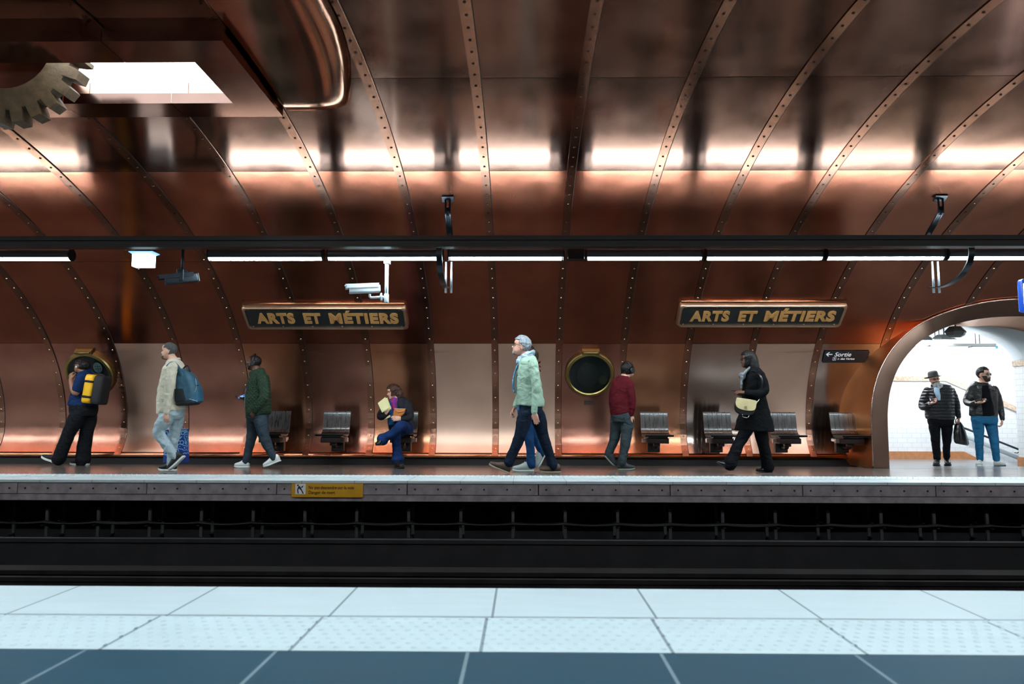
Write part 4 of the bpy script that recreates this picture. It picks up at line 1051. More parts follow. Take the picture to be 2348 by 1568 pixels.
        for i in range(4):
            c = curl if not hasattr(curl,'__len__') else curl[i]
            p = W+d*(.088-.004*abs(i-1))*z+th*base[i]*z; dirv = (d+th*(1.5-i)*spread*.35).normalized(); pts = [p-dirv*.015*z, p]; ang = 0
            for seg, fr in enumerate((.45,.31,.24)):
                ang += c*(.8,1.15,.8)[seg]
                dd = dirv*math.cos(ang)+pn*math.sin(ang); p = p+dd*lens[i]*fr*z*1.12; pts.append(p)
            mb.tube(pts, [.0095*z,.0098*z,.0090*z,.0082*z,.0068*z], n=10, smooth=2, round_ends=True)
        p0 = W+d*.022*z+th*.022*z+pn*.006*z; d1 = (d*.62+th*.75+pn*.25).normalized(); p1 = p0+d1*.034*z; d2 = (d*.9+th*(.35-tcurl*.5)+pn*(.2+tcurl)).normalized(); p2 = p1+d2*.030*z; p3 = p2+(d2+pn*tcurl*.6).normalized()*.024*z
        mb.tube([p0-d1*.01*z,p0,p1,p2,p3], [.014*z,.0145*z,.0115*z,.0100*z,.0078*z], n=10, smooth=2, round_ends=True)
    def shoe(s, toe, heel, m, sole_m, offt=0, offh=0, h=.085, wd=.048, boot=0, plant=False, sole=.02, lace=None, name='shoe', collar=None, up=None):
        a, b = s.p(heel[0],heel[1],offh), s.p(toe[0],toe[1],offt)
        if plant:
            fz = floor_z((a.y+b.y)/2)+.003; a.z = floor_z(a.y)+.003; b.z = floor_z(b.y)+.003
        ln = (b-a).length; f = (b-a).normalized(); u0 = Vector((0,0,1)) if abs(f.z) < .9 else Vector((-1,0,0)); u = (u0-f*u0.dot(f)).normalized(); v = f.cross(u)
        prof = [(0,.62,.70,0),(.05,.85,1.0,0),(.2,.92,1.15,0),(.35,.86,1.12,0),(.5,.88,.92,0),(.65,1.02,.70,.0),(.8,1.0,.58,.004),(.92,.78,.48,.010),(.985,.42,.34,.016)]
        mb = MB(); rings = []
        for t, w_, h_, lift in prof:
            c = a+f*ln*t+u*(sole*.75+lift*.6); rings.append([c+v*wd*w_*math.copysign(abs(math.cos(q))**.7,math.cos(q))*(1 if math.sin(q) < .3 else (1-.35*(math.sin(q)-.3))) + u*(h*h_*(math.sin(q)*.5+.5) if math.sin(q) > -1 else 0) for q in [2*math.pi*j/18 for j in range(18)]])
        P2 = rings; mb.loft(P2); 
        if boot: mb.tube([a+f*ln*.2+u*.05, a+f*ln*.2+u*.10, a+f*ln*.19+u*(.1+boot)], [.046,.047,.05], n=16)
        o = mb.build(name, m, s.root); ss = o.modifiers.new('Sub','SUBSURF'); ss.levels = 1; ss.render_levels = 1
        mb = MB(); out = []
        for t, w_, h_, lift in prof:
            c = a+f*ln*t; out.append((c, wd*w_*1.06, lift))
        mb.loft([[c-v*w_+u*(l_), c+v*w_+u*(l_), c+v*w_*1.0+u*(sole+l_), c-v*w_*1.0+u*(sole+l_)] for c, w_, l_ in out], sm=False)
        so = mb.build('sole', sole_m, o); bv = so.modifiers.new('Bevel','BEVEL'); bv.width = .004; bv.segments = 2; bv.limit_method = 'ANGLE'
        if lace:
            for k in range(4):
                t = .42+.09*k; c = a+f*ln*t+u*(h*(1.07-.12*k*1.6)*.98+sole*.75); lb = MB(); lb.tube([c-v*wd*.45-u*.008, c+u*.003, c+v*wd*.45-u*.008], .004, n=6); lb.build('lace', lace, o)
        s.ank = a+f*ln*.22+u*.06
        return o
    def cloth(s, name, mb, m, vox=.011, smooth=5, disp=.012, dsize=.09):
        cloth_folds(m); o = mb.build(name, m, s.root); return remesh(o, vox, smooth, disp, dsize)
    def finish(s, vox=.0065):
        o = s.body.build('body', s.skin, s.root); return remesh(o, vox, 2)
def skin(name, c): 
    m = mat(name, L(c), .5, var=.08, vs=20, bump=.15, bs=120, bdist=.002); b = m.node_tree.nodes['Principled BSDF']; b.inputs['Subsurface Weight'].default_value = .08; b.inputs['Subsurface Radius'].default_value = (.02,.008,.004); return m
def band(mb, pts, r, flatn, k=.25, n=8, smooth=3): return mb.tube(pts, r, n=n, smooth=smooth, flat=(flatn, k))
HAIRB = mat('hair_black', L((20,17,18)), .45, var=.3, vs=40, bump=.8, bs=90, stretch=(1,1,.2))
SK_DK = skin('skin_dark', (92,58,44)); SK_BR = skin('skin_brown', (150,104,80)); SK_LT = skin('skin_light', (214,164,142)); SK_PK = skin('skin_ruddy', (205,150,130))
RUBW = mat('rubber_white', L((215,222,220)), .5, var=.06); RUBB = mat('rubber_black', L((18,18,20)), .6); LACEW = mat('lace_white', L((220,226,226)), .7)
def glasses(s, m, lens=None, r=.085, dark=False, w_=.14):
    mb = MB(); th = .006*s.Hh*2
    f = s.hf; rings = []
    for sg in (-1,1):
        c = (.405, sg*w_, .495); pts = [s.hp(c[0]-.02*abs(math.cos(q))*(1 if math.cos(q)*sg > 0 else 0), c[1]+r*math.cos(q), c[2]+r*.82*math.sin(q)) for q in [2*math.pi*i/16 for i in range(17)]]
        mb.tube(pts, th, n=6)
        mb.tube([s.hp(.39, sg*(w_+r), .52), s.hp(.2, sg*.335, .52), s.hp(-.03, sg*.355, .50), s.hp(-.09, sg*.35, .44)], th*.9, n=6)
    mb.tube([s.hp(.43,-w_+r*.95,.51), s.hp(.45,0,.53), s.hp(.43,w_-r*.95,.51)], th, n=6)
    o = mb.build('glasses', m, s.root)
    for sg in (-1,1):
        lb = MB(); vs = [s.hp(.405, sg*w_+r*.95*math.cos(q), .495+r*.8*math.sin(q)) for q in [2*math.pi*i/16 for i in range(16)]]
        vs2 = [v+f*.003 for v in vs]; lb.loft([vs, vs2], sm=False); lb.build('lens', lens or mat('lens_clear', (.9,.92,.92,1), .05, trans=1.0), o)
    return o
def headphones(s, m, r=.085):
    pts = []
    for i in range(17):
        q = math.pi*i/16; pts.append(s.hp(-.03, .375*math.cos(q), .52+.56*math.sin(q)))
    mb = MB(); mb.tube(pts, .034*s.Hh, n=8); o = mb.build('headphones', m, s.root)
    for sg in (-1,1):
        cb = MB(); c = s.hp(-.02, sg*.36, .45); c2 = s.hp(-.02, sg*.46, .45); cb.tube([c, c.lerp(c2,.3), c.lerp(c2,.8), c2], [r*.40, r*.46, r*.46, r*.34], n=20); cb.build('ear_cup', m, o)
    return o
def W(y): return lambda z, pf: z > y
# ======== the grey haired man in the pale green sweater
P = Person(10.55, 'grey-haired man walking left in a pale green sweater, blue scarf and dark jeans', SK_PK, (1212,1085), H=.262)
P.head((1190,817),(1200,771),(-1,.0,0), nod=-.22, neck=(1213,818,0,), neck_r=.058)
P.brows(mat('brow_grey', L((110,108,105)), .8)); P.lips(mat('lips_ruddy', L((150,95,85)), .5))
GH = mat('hair_grey', L((168,176,184)), .5, c2=L((98,106,116)), var=.25, vs=45, bump=1.0, bs=100, stretch=(1,1,.4))
P.shell('hair', GH, lambda z, pf: (z > .80) or (pf > 1.15 and z > .60) or (pf > 1.5 and z > .50) or (pf > 1.85 and z > .30), grow=lambda z, ph: .04+.05*max(0,z-.6)*2, disp=.03)
P.shell('beard', mat('beard_grey', L((142,124,116)), .8, c2=L((176,168,164)), var=.2, vs=60, bump=.5, bs=120), lambda z, pf: z < .19 and pf < 1.0, grow=.004, disp=.002, thick=.01)
glasses(P, mat('frame_wire', L((70,66,60)), .3, metal=.8))
LEGR = lambda s, mb, legs, k=1: [s.limb(mb, l, k) for l in legs]
legs = [[(1206,948,-.08,.100),(1201,965,-.09,.102),(1191.6,1002,-.11,.080),(1177,1036,-.11,.066),(1166,1062,-.10,.070)],
        [(1232,948,.08,.100),(1237,965,.09,.102),(1245,998,.11,.080),(1259,1040,.11,.066),(1268,1069,.11,.074)]]
legs = [[(a[0],a[1],a[2],a[3]*1.0) for a in l] for l in legs]
mb = MB(); LEGR(P, mb, legs); P.torso(mb, [(1216,922,25,.165),(1217,936,27,.17),(1218,950,26,.165),(1218,960,16,.12)])
JN = mat('jeans_dark', L((16,28,44)), .75, var=.35, vs=7, bump=.35, bs=160, bdist=.003)
P.cloth('trousers', mb, JN, disp=.022, dsize=.07)
SW = mat('sweater_green', L((150,176,158)), .85, var=.06, vs=9, bump=.3, bs=180, bdist=.002)
tor = [(1215,815,11,.07),(1214,824,19,.15),(1211,836,23,.20),(1210,860,27,.205),(1213,890,30,.19),(1215,912,31,.18),(1217,926,32,.185),(1217,931,30,.175)]
armN = [(1222,834,-.20,.075),(1227,858,-.235,.066),(1229,886,-.25,.060),(1228,915,-.26,.050),(1225,938,-.27,.042)]
armF = [(1212,838,.20,.07),(1200,870,.22,.06),(1194,895,.22,.055),(1188,915,.22,.048),(1182,930,.22,.040)]
mb = MB(); P.torso(mb, tor); P.limb(mb, armN); P.limb(mb, armF); P.cloth('sweater', mb, SW, disp=.028, dsize=.08)
mb = MB(); P.limb(mb, [(1225.5,934,-.27,.043),(1225,944,-.27,.042)]); mb.build('cuff', SW, P.root)
mb = MB(); mb.tube([P.p(1178,836,-.10), P.p(1182,850,-.15)], .001, n=4)
BLS = mat('scarf_blue', L((120,160,190)), .85, c2=L((190,205,210)), var=.3, vs=22, bump=.6, bs=60)
BLD = mat('scarf_blue_deep', L((46,112,160)), .85, c2=L((110,160,190)), var=.4, vs=20, bump=.6, bs=60)
mb = MB()
for k in range(3):
    q0 = P.p(1211+k*1.0,812+4*k,0); pts = []
    for i in range(17):
        q = 2*math.pi*i/16; c = P.p(1207-1.5*k, 814+5*k, 0); pts.append(c+Vector((.095*math.cos(q), .085*math.sin(q), .045*math.cos(q)+.006*math.sin(3*q))))
    mb.tube(pts, [.030]*17, n=10)
mb.ell(P.p(1189,829,-.06), (.04,.035,.045)); P.cloth('scarf', mb, BLS, vox=.008, smooth=2, disp=.012, dsize=.03)
mb = MB(); band(mb, [P.p(1190,832,-.07),P.p(1183,846,-.09),P.p(1178,866,-.09),P.p(1176.5,884,-.08),P.p(1180,900,-.07)], [.03,.04,.045,.045,.05], (1,0,0), .3); P.cloth('scarf_end', mb, BLD, vox=.008, smooth=2, disp=.01, dsize=.03)
for l in legs: P.limb(P.body, l, .8)
P.torso(P.body, tor[:7], .8); P.limb(P.body, armN, .75); P.limb(P.body, armF, .75)
P.torso(P.body, [(1216,915,24,.14),(1218,940,22,.13),(1218,955,16,.1)], .9)
P.hand(P.p(1226,945,-.27), (.18,0,-1), (.25,1,0), (-1,.1,-.2), curl=.22)
P.hand(P.p(1180,934,.22), (-.40,0,-.85), (.8,-.35,-.3), (0,-1,0), curl=.6)
BRN = mat('leather_brown', L((74,54,42)), .6, var=.3, vs=12); SOLB = mat('sole_tan', L((150,138,118)), .6)
P.shoe((1119,1067),(1168,1086), BRN, SOLB, -.11,-.10, h=.10, wd=.05, lace=mat('lace_dark', L((35,28,24)), .8)); P.shoe((1236,1086),(1286,1085), BRN, SOLB, .10,.11, h=.10, wd=.05, plant=True, lace=MATS['lace_dark'])
P.finish()
# ======== the woman mostly hidden behind him
P = Person(11.05, 'person mostly hidden behind the grey-haired man, in blue jeans and pale sneakers', SK_LT, (1215,1083), H=.225)
P.head((1204,827),(1212,792),(-1,.1,0), nod=-.1, neck=(1212,832,0)); P.brows(HAIRB); P.lips(mat('lips_rose', L((176,96,92)), .5))
HBR = mat('hair_dark_brown', L((42,28,22)), .45, var=.3, vs=40, bump=.8, bs=90, stretch=(1,1,.2))
P.shell('hair', HBR, lambda z, pf: (z > .78) or (pf > 1.3 and z > .35) or (pf > 1.6 and z > .18), grow=.06, disp=.02)
mb = MB(); mb.tube([P.hp(-.40,0,.62),P.hp(-.55,0,.5),P.hp(-.60,0,.25),P.hp(-.55,0,.0)], [.03,.045,.04,.015], n=12, smooth=3); P.cloth('ponytail', mb, HBR, vox=.008, disp=.01, dsize=.02)
tor = [(1213,830,10,.08),(1212,838,18,.15),(1209,850,21,.18),(1206,880,21,.16),(1207,910,22,.155),(1209,940,23,.16)]
mb = MB(); P.torso(mb, tor); P.limb(mb, [(1212,846,-.19,.06),(1214,880,-.2,.05),(1206,915,-.2,.04)]); aF = [(1210,846,.19,.06),(1204,880,.2,.05),(1192,910,.2,.04)]; P.limb(mb, aF); P.cloth('jacket', mb, mat('jacket_blue', L((70,120,165)), .7, var=.2, vs=8), disp=.02)
mb = MB()
for k in range(3): mb.tube([P.p(1222,826+6*k,.05+.03*k), P.p(1234,832+7*k,.02), P.p(1240,828+12*k,-.04)], [.022,.020,.008], n=8, smooth=2)
P.cloth('fur_collar', mb, mat('fur_rust', L((88,34,24)), .8, var=.4, vs=40, bump=1, bs=60), vox=.008, disp=.015, dsize=.02)
legs = [[(1206,945,-.08,.10),(1208,965,-.08,.09),(1213,1003,-.09,.068),(1217,1040,-.09,.060),(1218,1066,-.09,.068)], [(1212,945,.08,.10),(1216,965,.09,.09),(1227,1003,.09,.066),(1238,1026,.09,.055),(1246,1042,.09,.052)]]
mb = MB(); LEGR(P, mb, legs); P.torso(mb, [(1208,935,21,.16),(1209,950,22,.165),(1210,962,15,.12)]); JB = mat('jeans_blue', L((26,62,104)), .8, var=.3, vs=7, bump=.35, bs=160, bdist=.003); P.cloth('jeans', mb, JB, disp=.018)
for l in legs: P.limb(P.body, l, .8)
P.torso(P.body, tor, .85); P.limb(P.body, aF, .75); P.hand(P.p(1188,917,.2), (-.5,0,-.8), (.8,-.3,-.3), (0,-1,0), curl=.5)
SNG = mat('sneaker_pale', L((170,182,178)), .6, var=.1)
P.shoe((1174,1083),(1224,1083), SNG, RUBW, -.09,-.09, h=.11, wd=.05, plant=True, lace=LACEW); P.shoe((1234,1077),(1255,1036), SNG, RUBW, .09,.09, h=.11, wd=.05)
P.finish()
# ======== man in the cream hoodie with the backpack
P = Person(10.7, 'young man in a cream sweatshirt and pale jeans striding left past the wall', SK_LT, (393,1083), H=.232)
P.head((381,823),(394,785),(-1,-.05,0), nod=.02, neck=(398,827,0), neck_r=.055); P.brows(HBR); P.lips(MATS['lips_ruddy'])
P.shell('hair', mat('hair_cropped', L((58,58,60)), .7, c2=L((88,88,90)), var=.25, vs=60, bump=.6, bs=160), lambda z, pf: (z > .84) or (pf > .95 and z > .66) or (pf > 1.45 and z > .52) or (pf > 1.9 and z > .26), grow=.008, disp=.003)
P.shell('stubble', mat('stubble_brown', L((96,66,54)), .8, var=.3, vs=80), lambda z, pf: z < .20 and pf < 1.1, grow=.006, disp=.003)
tor = [(398,824,10,.07),(399,832,17,.14),(399,846,22,.19),(397,872,26,.195),(393,900,29,.18),(392,925,31,.175),(393,938,32,.18),(394,945,30,.17)]
aN = [(396,842,-.20,.072),(391,868,-.24,.066),(387,896,-.25,.060),(384,922,-.25,.052),(382,938,-.25,.042)]; aF = [(402,844,.20,.07),(404,880,.24,.062),(402,915,.25,.052),(400,945,.25,.042)]
CR = mat('sweatshirt_cream', L((196,190,172)), .85, var=.05, vs=9, bump=.3, bs=160, bdist=.002)
mb = MB(); P.torso(mb, tor); P.limb(mb, aN); P.limb(mb, aF); P.cloth('sweatshirt', mb, CR, disp=.026)
mb = MB(); P.limb(mb, [(382.5,934,-.25,.045),(382,944,-.25,.042)]); mb.build('cuff', CR, P.root)
mb = MB(); mb.tube([P.p(398,826,0)+Vector((.075*math.cos(q), .07*math.sin(q), .02*math.cos(q))) for q in [2*math.pi*i/16 for i in range(17)]], .018, n=10); mb.build('collar', CR, P.root)
legs = [[(385,956,-.08,.098),(379,962,-.10,.100),(364,990,-.11,.078),(382,1020,-.11,.066),(401,1046,-.10,.060)], [(404,956,.08,.098),(405,962,.09,.100),(399,1000,.09,.075),(394,1035,.09,.060),(391,1064,.09,.056)]]
mb = MB(); LEGR(P, mb, legs); P.torso(mb, [(394,936,27,.17),(394,950,28,.17),(394,962,20,.13)]); P.cloth('jeans', mb, mat('jeans_pale', L((164,182,190)), .8, var=.1, vs=8, bump=.3, bs=150, bdist=.003), disp=.026, dsize=.06)
for l in legs: P.limb(P.body, l, .8)
P.torso(P.body, tor, .82); P.limb(P.body, aN, .75); P.limb(P.body, aF, .75)
P.hand(P.p(381.5,945,-.25), (-.02,0,-1), (.2,1,0), (-1,.2,-.3), curl=.5)
hF = P.p(403,952,.25); P.hand(hF, (.05,0,-1), (-.2,-1,0), (-1,.1,0), curl=1.1)
SNB = mat('sneaker_black', L((24,25,28)), .55, var=.2, vs=20)
P.shoe((389,1081),(424,1047), SNB, RUBW, -.10,-.10, h=.105, wd=.05, lace=LACEW, sole=.026); P.shoe((363,1081),(404,1081), SNB, RUBW, .09,.09, h=.105, wd=.05, plant=True, lace=LACEW, sole=.026)
P.finish()
# his backpack
bp_c = P.p(431,886,-.02); TEAL = mat('backpack_teal', L((44,84,104)), .7, var=.2, vs=9, bump=.4, bs=200, bdist=.002); TEALD = mat('backpack_dark', L((18,26,34)), .7, var=.2)
t = thing('backpack', 'teal and black backpack on the back of the man in the cream sweatshirt', 'backpack', bp_c+Vector((0,0,-.24)))
Mt = Matrix.Rotation(-.10,3,'Y')
def bag_loft(c, prof, Mt, m, name, par, yk=1.0, vox=.010, disp=.01):
    mb = MB(); mb.loft([[c+Mt @ Vector((x0+hx*math.copysign(abs(math.cos(q))**.55,math.cos(q)), hy*yk*math.copysign(abs(math.sin(q))**.55,math.sin(q)), z)) for q in [2*math.pi*j/28 for j in range(28)]] for z,x0,hx,hy in prof])
    return remesh(mb.build(name, m, par), vox, 3, disp, .06)
bag_loft(bp_c, [(-.25,.0,.10,.12),(-.24,.0,.135,.145),(-.12,.01,.15,.155),(.02,.0,.14,.155),(.14,-.02,.11,.14),(.22,-.045,.07,.11),(.25,-.06,.03,.07)], Mt, TEAL, 'main_compartment', t)
bag_loft(bp_c+Vector((.10,0,-.06)), [(-.17,.0,.05,.10),(-.15,.01,.072,.12),(0,.01,.075,.12),(.12,-.01,.05,.11),(.16,-.03,.02,.08)], Mt, mat('backpack_teal_front', L((36,84,110)), .6, var=.2), 'front_pocket', t)
bag_loft(bp_c+Vector((-.04,-.13,-.13)), [(-.09,.0,.07,.02),(-.07,.0,.085,.032),(.09,.0,.075,.028),(.10,.0,.07,.02)], Mt, TEALD, 'mesh_side_pocket', t)
bag_loft(bp_c+Vector((.01,0,-.225)), [(-.035,.0,.11,.13),(-.02,.0,.142,.152),(.03,.0,.148,.157)], Mt, TEALD, 'base_panel', t)
mb = MB(); band(mb, [P.p(418,868,-.14),P.p(412,850,-.17),P.p(404,838,-.175),P.p(394,834,-.165),P.p(384,842,-.16),P.p(379,858,-.15)], .030, (0,1,0), .35); mb.build('shoulder_strap', TEAL, t)
mb = MB(); mb.tube([P.p(421,845,-.05),P.p(427,838,-.05),P.p(433,840,-.05),P.p(436,852,-.05)], .013, n=8, smooth=4); mb.build('carry_handle', TEALD, t)
mb = MB(); mb.tube([P.p(448,868,-.115),P.p(450,890,-.13),P.p(438,915,-.14)], .004, n=6, smooth=3); mb.build('zip', mat('zip_silver', L((150,160,165)), .4, metal=.6), t)
mb = MB(); mb.rbox(P.p(450,884,-.11), (.07,.012,.014), .004, Mt); mb.build('badge', TEALD, t)
mb = MB(); mb.tube([P.p(434,914.5,-.165),P.p(453,920,-.14)], .004, n=6); mb.build('reflective_strip', RUBW, t)
# the blue patterned shopping bag
m = mat('bag_blue', L((24,56,132)), .4); nt = m.node_tree; b_ = nt.nodes['Principled BSDF']; tc = nt.nodes.new('ShaderNodeTexCoord'); mp = nt.nodes.new('ShaderNodeMapping'); mp.inputs['Scale'].default_value = (9,9,9)
vo = nt.nodes.new('ShaderNodeTexVoronoi'); vo.feature = 'F1'; vo.inputs['Scale'].default_value = 1.6; ma = nt.nodes.new('ShaderNodeMath'); ma.operation = 'MULTIPLY'; ma.inputs[1].default_value = 16; sn = nt.nodes.new('ShaderNodeMath'); sn.operation = 'SINE'; gt = nt.nodes.new('ShaderNodeMath'); gt.operation = 'GREATER_THAN'; gt.inputs[1].default_value = .45
mx = nt.nodes.new('ShaderNodeMixRGB'); mx.inputs[1].default_value = L((20,50,128)); mx.inputs[2].default_value = L((120,176,214)); sp = nt.nodes.new('ShaderNodeSeparateXYZ'); lt = nt.nodes.new('ShaderNodeMath'); lt.operation = 'GREATER_THAN'; lt.inputs[1].default_value = .10; m2 = nt.nodes.new('ShaderNodeMath'); m2.operation = 'MULTIPLY'
K = nt.links.new; K(tc.outputs['Object'], mp.inputs[0]); K(mp.outputs[0], vo.inputs[0]); K(vo.outputs['Distance'], ma.inputs[0]); K(ma.outputs[0], sn.inputs[0]); K(sn.outputs[0], gt.inputs[0]); K(tc.outputs['Object'], sp.inputs[0]); K(sp.outputs[2], lt.inputs[0]); K(gt.outputs[0], m2.inputs[0]); K(lt.outputs[0], m2.inputs[1]); K(m2.outputs[0], mx.inputs[0]); K(mx.outputs[0], b_.inputs['Base Color'])
bc = P.p(404,1060,.30); t = thing('shopping_bag', 'blue bag with pale swirls behind the legs of the man in pale jeans', 'bag', bc)
mb = MB(); c_ = bc; tp = P.p(405,984,.30)
mb.loft([[c_+(tp-c_)*u+Vector((sx*(.165-.01*u), sy*(.05-.02*u), .012*math.sin(9*sx*u))) for sx, sy in ((-1,-1),(-.3,-1.2),(.3,-1.15),(1,-1),(1,1),(.3,1.15),(-.3,1.2),(-1,1))] for u in (0,.03,.3,.6,.9,1)]); mb.build('sack', m, t, sharp=.9)
mb = MB()
for sy in (-.03,.03): mb.tube([tp+Vector((-.09,sy,-.01)), tp+Vector((-.05,sy*.5,.09)), hF+Vector((0,0,-.075)), tp+Vector((.05,sy*.5,.09)), tp+Vector((.09,sy,-.01))], .007, n=6, smooth=3)
mb.build('handles', MATS['bag_blue'], t)
# ======== man in the olive quilted jacket
P = Person(11.65, 'man in an olive quilted jacket with headphones and white sneakers, looking left', SK_DK, (588,1073), H=.232)
P.head((577,848),(588,815.5),(-1,-.03,0), nod=-.03, neck=(590,854,0), neck_r=.062); P.brows(HAIRB); P.lips(mat('lips_brown', L((96,56,48)), .5))
P.shell('hair', HAIRB, lambda z, pf: (z > .82) or (pf > 1.1 and z > .62) or (pf > 1.9 and z > .32), grow=.012, disp=.004)
P.shell('beard', HAIRB, lambda z, pf: (z < .30 and .35 < pf < 1.4) or (z < .20 and pf < 1.4) or (.285 < z < .32 and pf < .35), grow=.02, disp=.006)
glasses(P, mat('frame_pale', L((196,190,180)), .3)); headphones(P, mat('headphones_black', L((22,22,26)), .35))
tor = [(590,850,14,.09),(591,858,18,.13),(593,868,22,.19),(593,885,25,.205),(592,905,27,.20),(592,925,28,.195),(593,945,28,.20),(594,953,26,.19)]
aN = [(600,866,-.20,.078),(605,888,-.23,.074),(606,908,-.245,.068),(596,926,-.24,.060),(585,940,-.22,.052)]; aF = [(588,868,.20,.075),(580,892,.22,.068),(572,908,.18,.058),(562,912,.14,.046)]
m = mat('jacket_olive', L((44,62,48)), .62, var=.12, vs=6); nt = m.node_tree; b_ = nt.nodes['Principled BSDF']; K = nt.links.new
tc = nt.nodes.new('ShaderNodeTexCoord'); outs = []
for ang in (.8,-.8):
    mp = nt.nodes.new('ShaderNodeMapping'); mp.inputs['Rotation'].default_value = (0,ang,0); wv = nt.nodes.new('ShaderNodeTexWave'); wv.inputs['Scale'].default_value = 8; wv.bands_direction = 'X'; wv.wave_profile = 'SIN'; K(tc.outputs['Object'], mp.inputs[0]); K(mp.outputs[0], wv.inputs[0]); outs.append(wv.outputs['Fac'])
mi_ = nt.nodes.new('ShaderNodeMath'); mi_.operation = 'MINIMUM'; K(outs[0], mi_.inputs[0]); K(outs[1], mi_.inputs[1]); sq = nt.nodes.new('ShaderNodeMath'); sq.operation = 'POWER'; sq.inputs[1].default_value = .35; K(mi_.outputs[0], sq.inputs[0])
bu = nt.nodes.new('ShaderNodeBump'); bu.inputs['Strength'].default_value = .7; bu.inputs['Distance'].default_value = .012; K(sq.outputs[0], bu.inputs['Height']); K(bu.outputs[0], b_.inputs['Normal'])
mb = MB(); P.torso(mb, tor); P.limb(mb, aN); P.limb(mb, aF)
mb.tube([P.p(590,852,0)+Vector((.085*math.cos(q)-.01, .08*math.sin(q), .03*math.cos(q))) for q in [2*math.pi*i/16 for i in range(17)]], .032, n=10)
P.cloth('jacket', mb, m, disp=.016)
mb = MB(); P.torso(mb, [(580,882,8,.09),(577,895,13,.10),(575,915,13,.11),(575,932,12,.11),(578,945,11,.10)])
P.cloth('shirt', mb, mat('shirt_check', L((150,176,205)), .8, c2=L((110,140,176)), var=.2, vs=60, stretch=(1,1,3)), disp=.012)
mb = MB(); mb.rbox(P.p(583,878,-.20), (.085,.02,.07), .01, Matrix.Rotation(.2,3,'X')); mb.build('chest_pocket', MATS['jacket_olive'], P.root)
legs = [[(584,960,.08,.100),(580,965,.09,.100),(577,1000,.09,.076),(570,1030,.09,.062),(565,1058,.09,.062)], [(597,960,-.08,.100),(600,974,-.10,.100),(608,1008,-.10,.078),(619,1032,-.10,.062),(628,1050,-.10,.060)]]
mb = MB(); LEGR(P, mb, legs); P.torso(mb, [(590,940,24,.17),(590,955,25,.175),(590,968,17,.13)]); P.cloth('trousers', mb, mat('trousers_slate', L((50,62,72)), .75, var=.15, vs=9, bump=.3, bs=140, bdist=.003), disp=.022)
for l in legs: P.limb(P.body, l, .8)
P.torso(P.body, tor, .82); P.limb(P.body, aN, .75); P.limb(P.body, aF, .75)
P.hand(P.p(561,912,.14), (-1,-.1,-.05), (0,-.2,1), (0,-1,.2), curl=.45); P.hand(P.p(583,942,-.22), (-.5,.3,-.8), (.3,1,0), (-1,0,0), curl=.5, size=.95)
WSN = mat('sneaker_white', L((222,228,228)), .5, var=.04)
P.shoe((537,1071),(572,1071), WSN, RUBW, .09,.09, h=.10, wd=.05, plant=True, lace=LACEW); P.shoe((605,1073),(644,1057), WSN, RUBW, -.10,-.10, h=.105, wd=.05, lace=LACEW)
P.finish()
pc = P.p(556,909,.12); t = thing('phone', 'phone with a glowing blue screen held by the man in the olive jacket', 'phone', pc)
PHB = mat('phone_black', L((16,16,20)), .2, coat=.5); Mp = Matrix.Rotation(-.30,3,'Y') @ Matrix.Rotation(.55,3,'X')
mb = MB(); mb.rbox(pc, (.145,.074,.009), .004, Mp); mb.build('case', PHB, t)
mb = MB(); mb.rbox(pc+Mp @ Vector((0,0,.005)), (.135,.066,.002), .001, Mp); mb.build('screen', mat('screen_blue', L((110,170,235)), .2, emit=1.0), t)
# ======== person with the yellow bag at far left
P = Person(12.2, 'person in a navy short-sleeved shirt and wide black jeans wearing a yellow and black bag', SK_BR, (170,1068), H=.225)
P.head((180,853),(189,824),(-1,.25,0), nod=-.14, neck=(196,856,0), neck_r=.055, H=.222); P.lips(MATS['lips_brown'])
P.shell('hair', HAIRB, lambda z, pf: (z > .76) or (pf > .95 and z > .58) or (pf > 1.9 and z > .30), grow=.03, disp=.02)
mb = MB(); mb.ell(P.hp(-.45,0,.60), (.075,.085,.075)); mb.ell(P.hp(-.28,.1,.45), (.05,.06,.05)); P.cloth('hair_bun', mb, HAIRB, vox=.010, smooth=2, disp=.02, dsize=.03)
glasses(P, mat('frame_dark', L((30,26,26)), .3)); mb = MB(); mb.ell(P.hp(-.01,-.37,.40), (.014,.012,.014)); mb.ell(P.hp(-.01,.37,.40), (.014,.012,.014)); mb.tube([P.hp(.0,-.38,.40),P.hp(.02,-.37,.30)], .006, n=8); mb.build('earbud', RUBW, P.root)
tor = [(196,852,11,.08),(196,858,15,.15),(197,868,19,.20),(196,885,22,.20),(194,905,27,.19),(191,922,31,.19),(190,931,32,.19)]
aN = [(190,863,-.20,.072),(183,876,-.24,.076),(178,890,-.25,.080)]; fN = [(179,888,-.25,.052),(174,900,-.25,.052),(168,893,-.24,.045),(164,878,-.20,.036),(162,869,-.17,.030)]
aF = [(200,864,.19,.07),(190,880,.22,.07),(182,890,.22,.072)]; fF = [(183,888,.22,.05),(176,896,.2,.047),(170,884,.12,.036),(167,874,.06,.03)]
NV = mat('shirt_navy', L((20,44,84)), .8, var=.15, vs=8, bump=.2, bs=150)
mb = MB(); P.torso(mb, tor); P.limb(mb, aN); P.limb(mb, aF); mb.tube([P.p(194,852,0)+Vector((.075*math.cos(q), .075*math.sin(q), .03*math.cos(q))) for q in [2*math.pi*i/16 for i in range(17)]], .016, n=8); P.cloth('shirt', mb, NV, disp=.022)
legs = [[(182,948,-.09,.108),(174,960,-.10,.118),(156,998,-.10,.098),(143,1030,-.10,.098),(135,1052,-.10,.104)], [(204,948,.09,.105),(204,962,.10,.115),(197,1000,.10,.104),(192,1030,.10,.106),(190,1056,.10,.112)]]
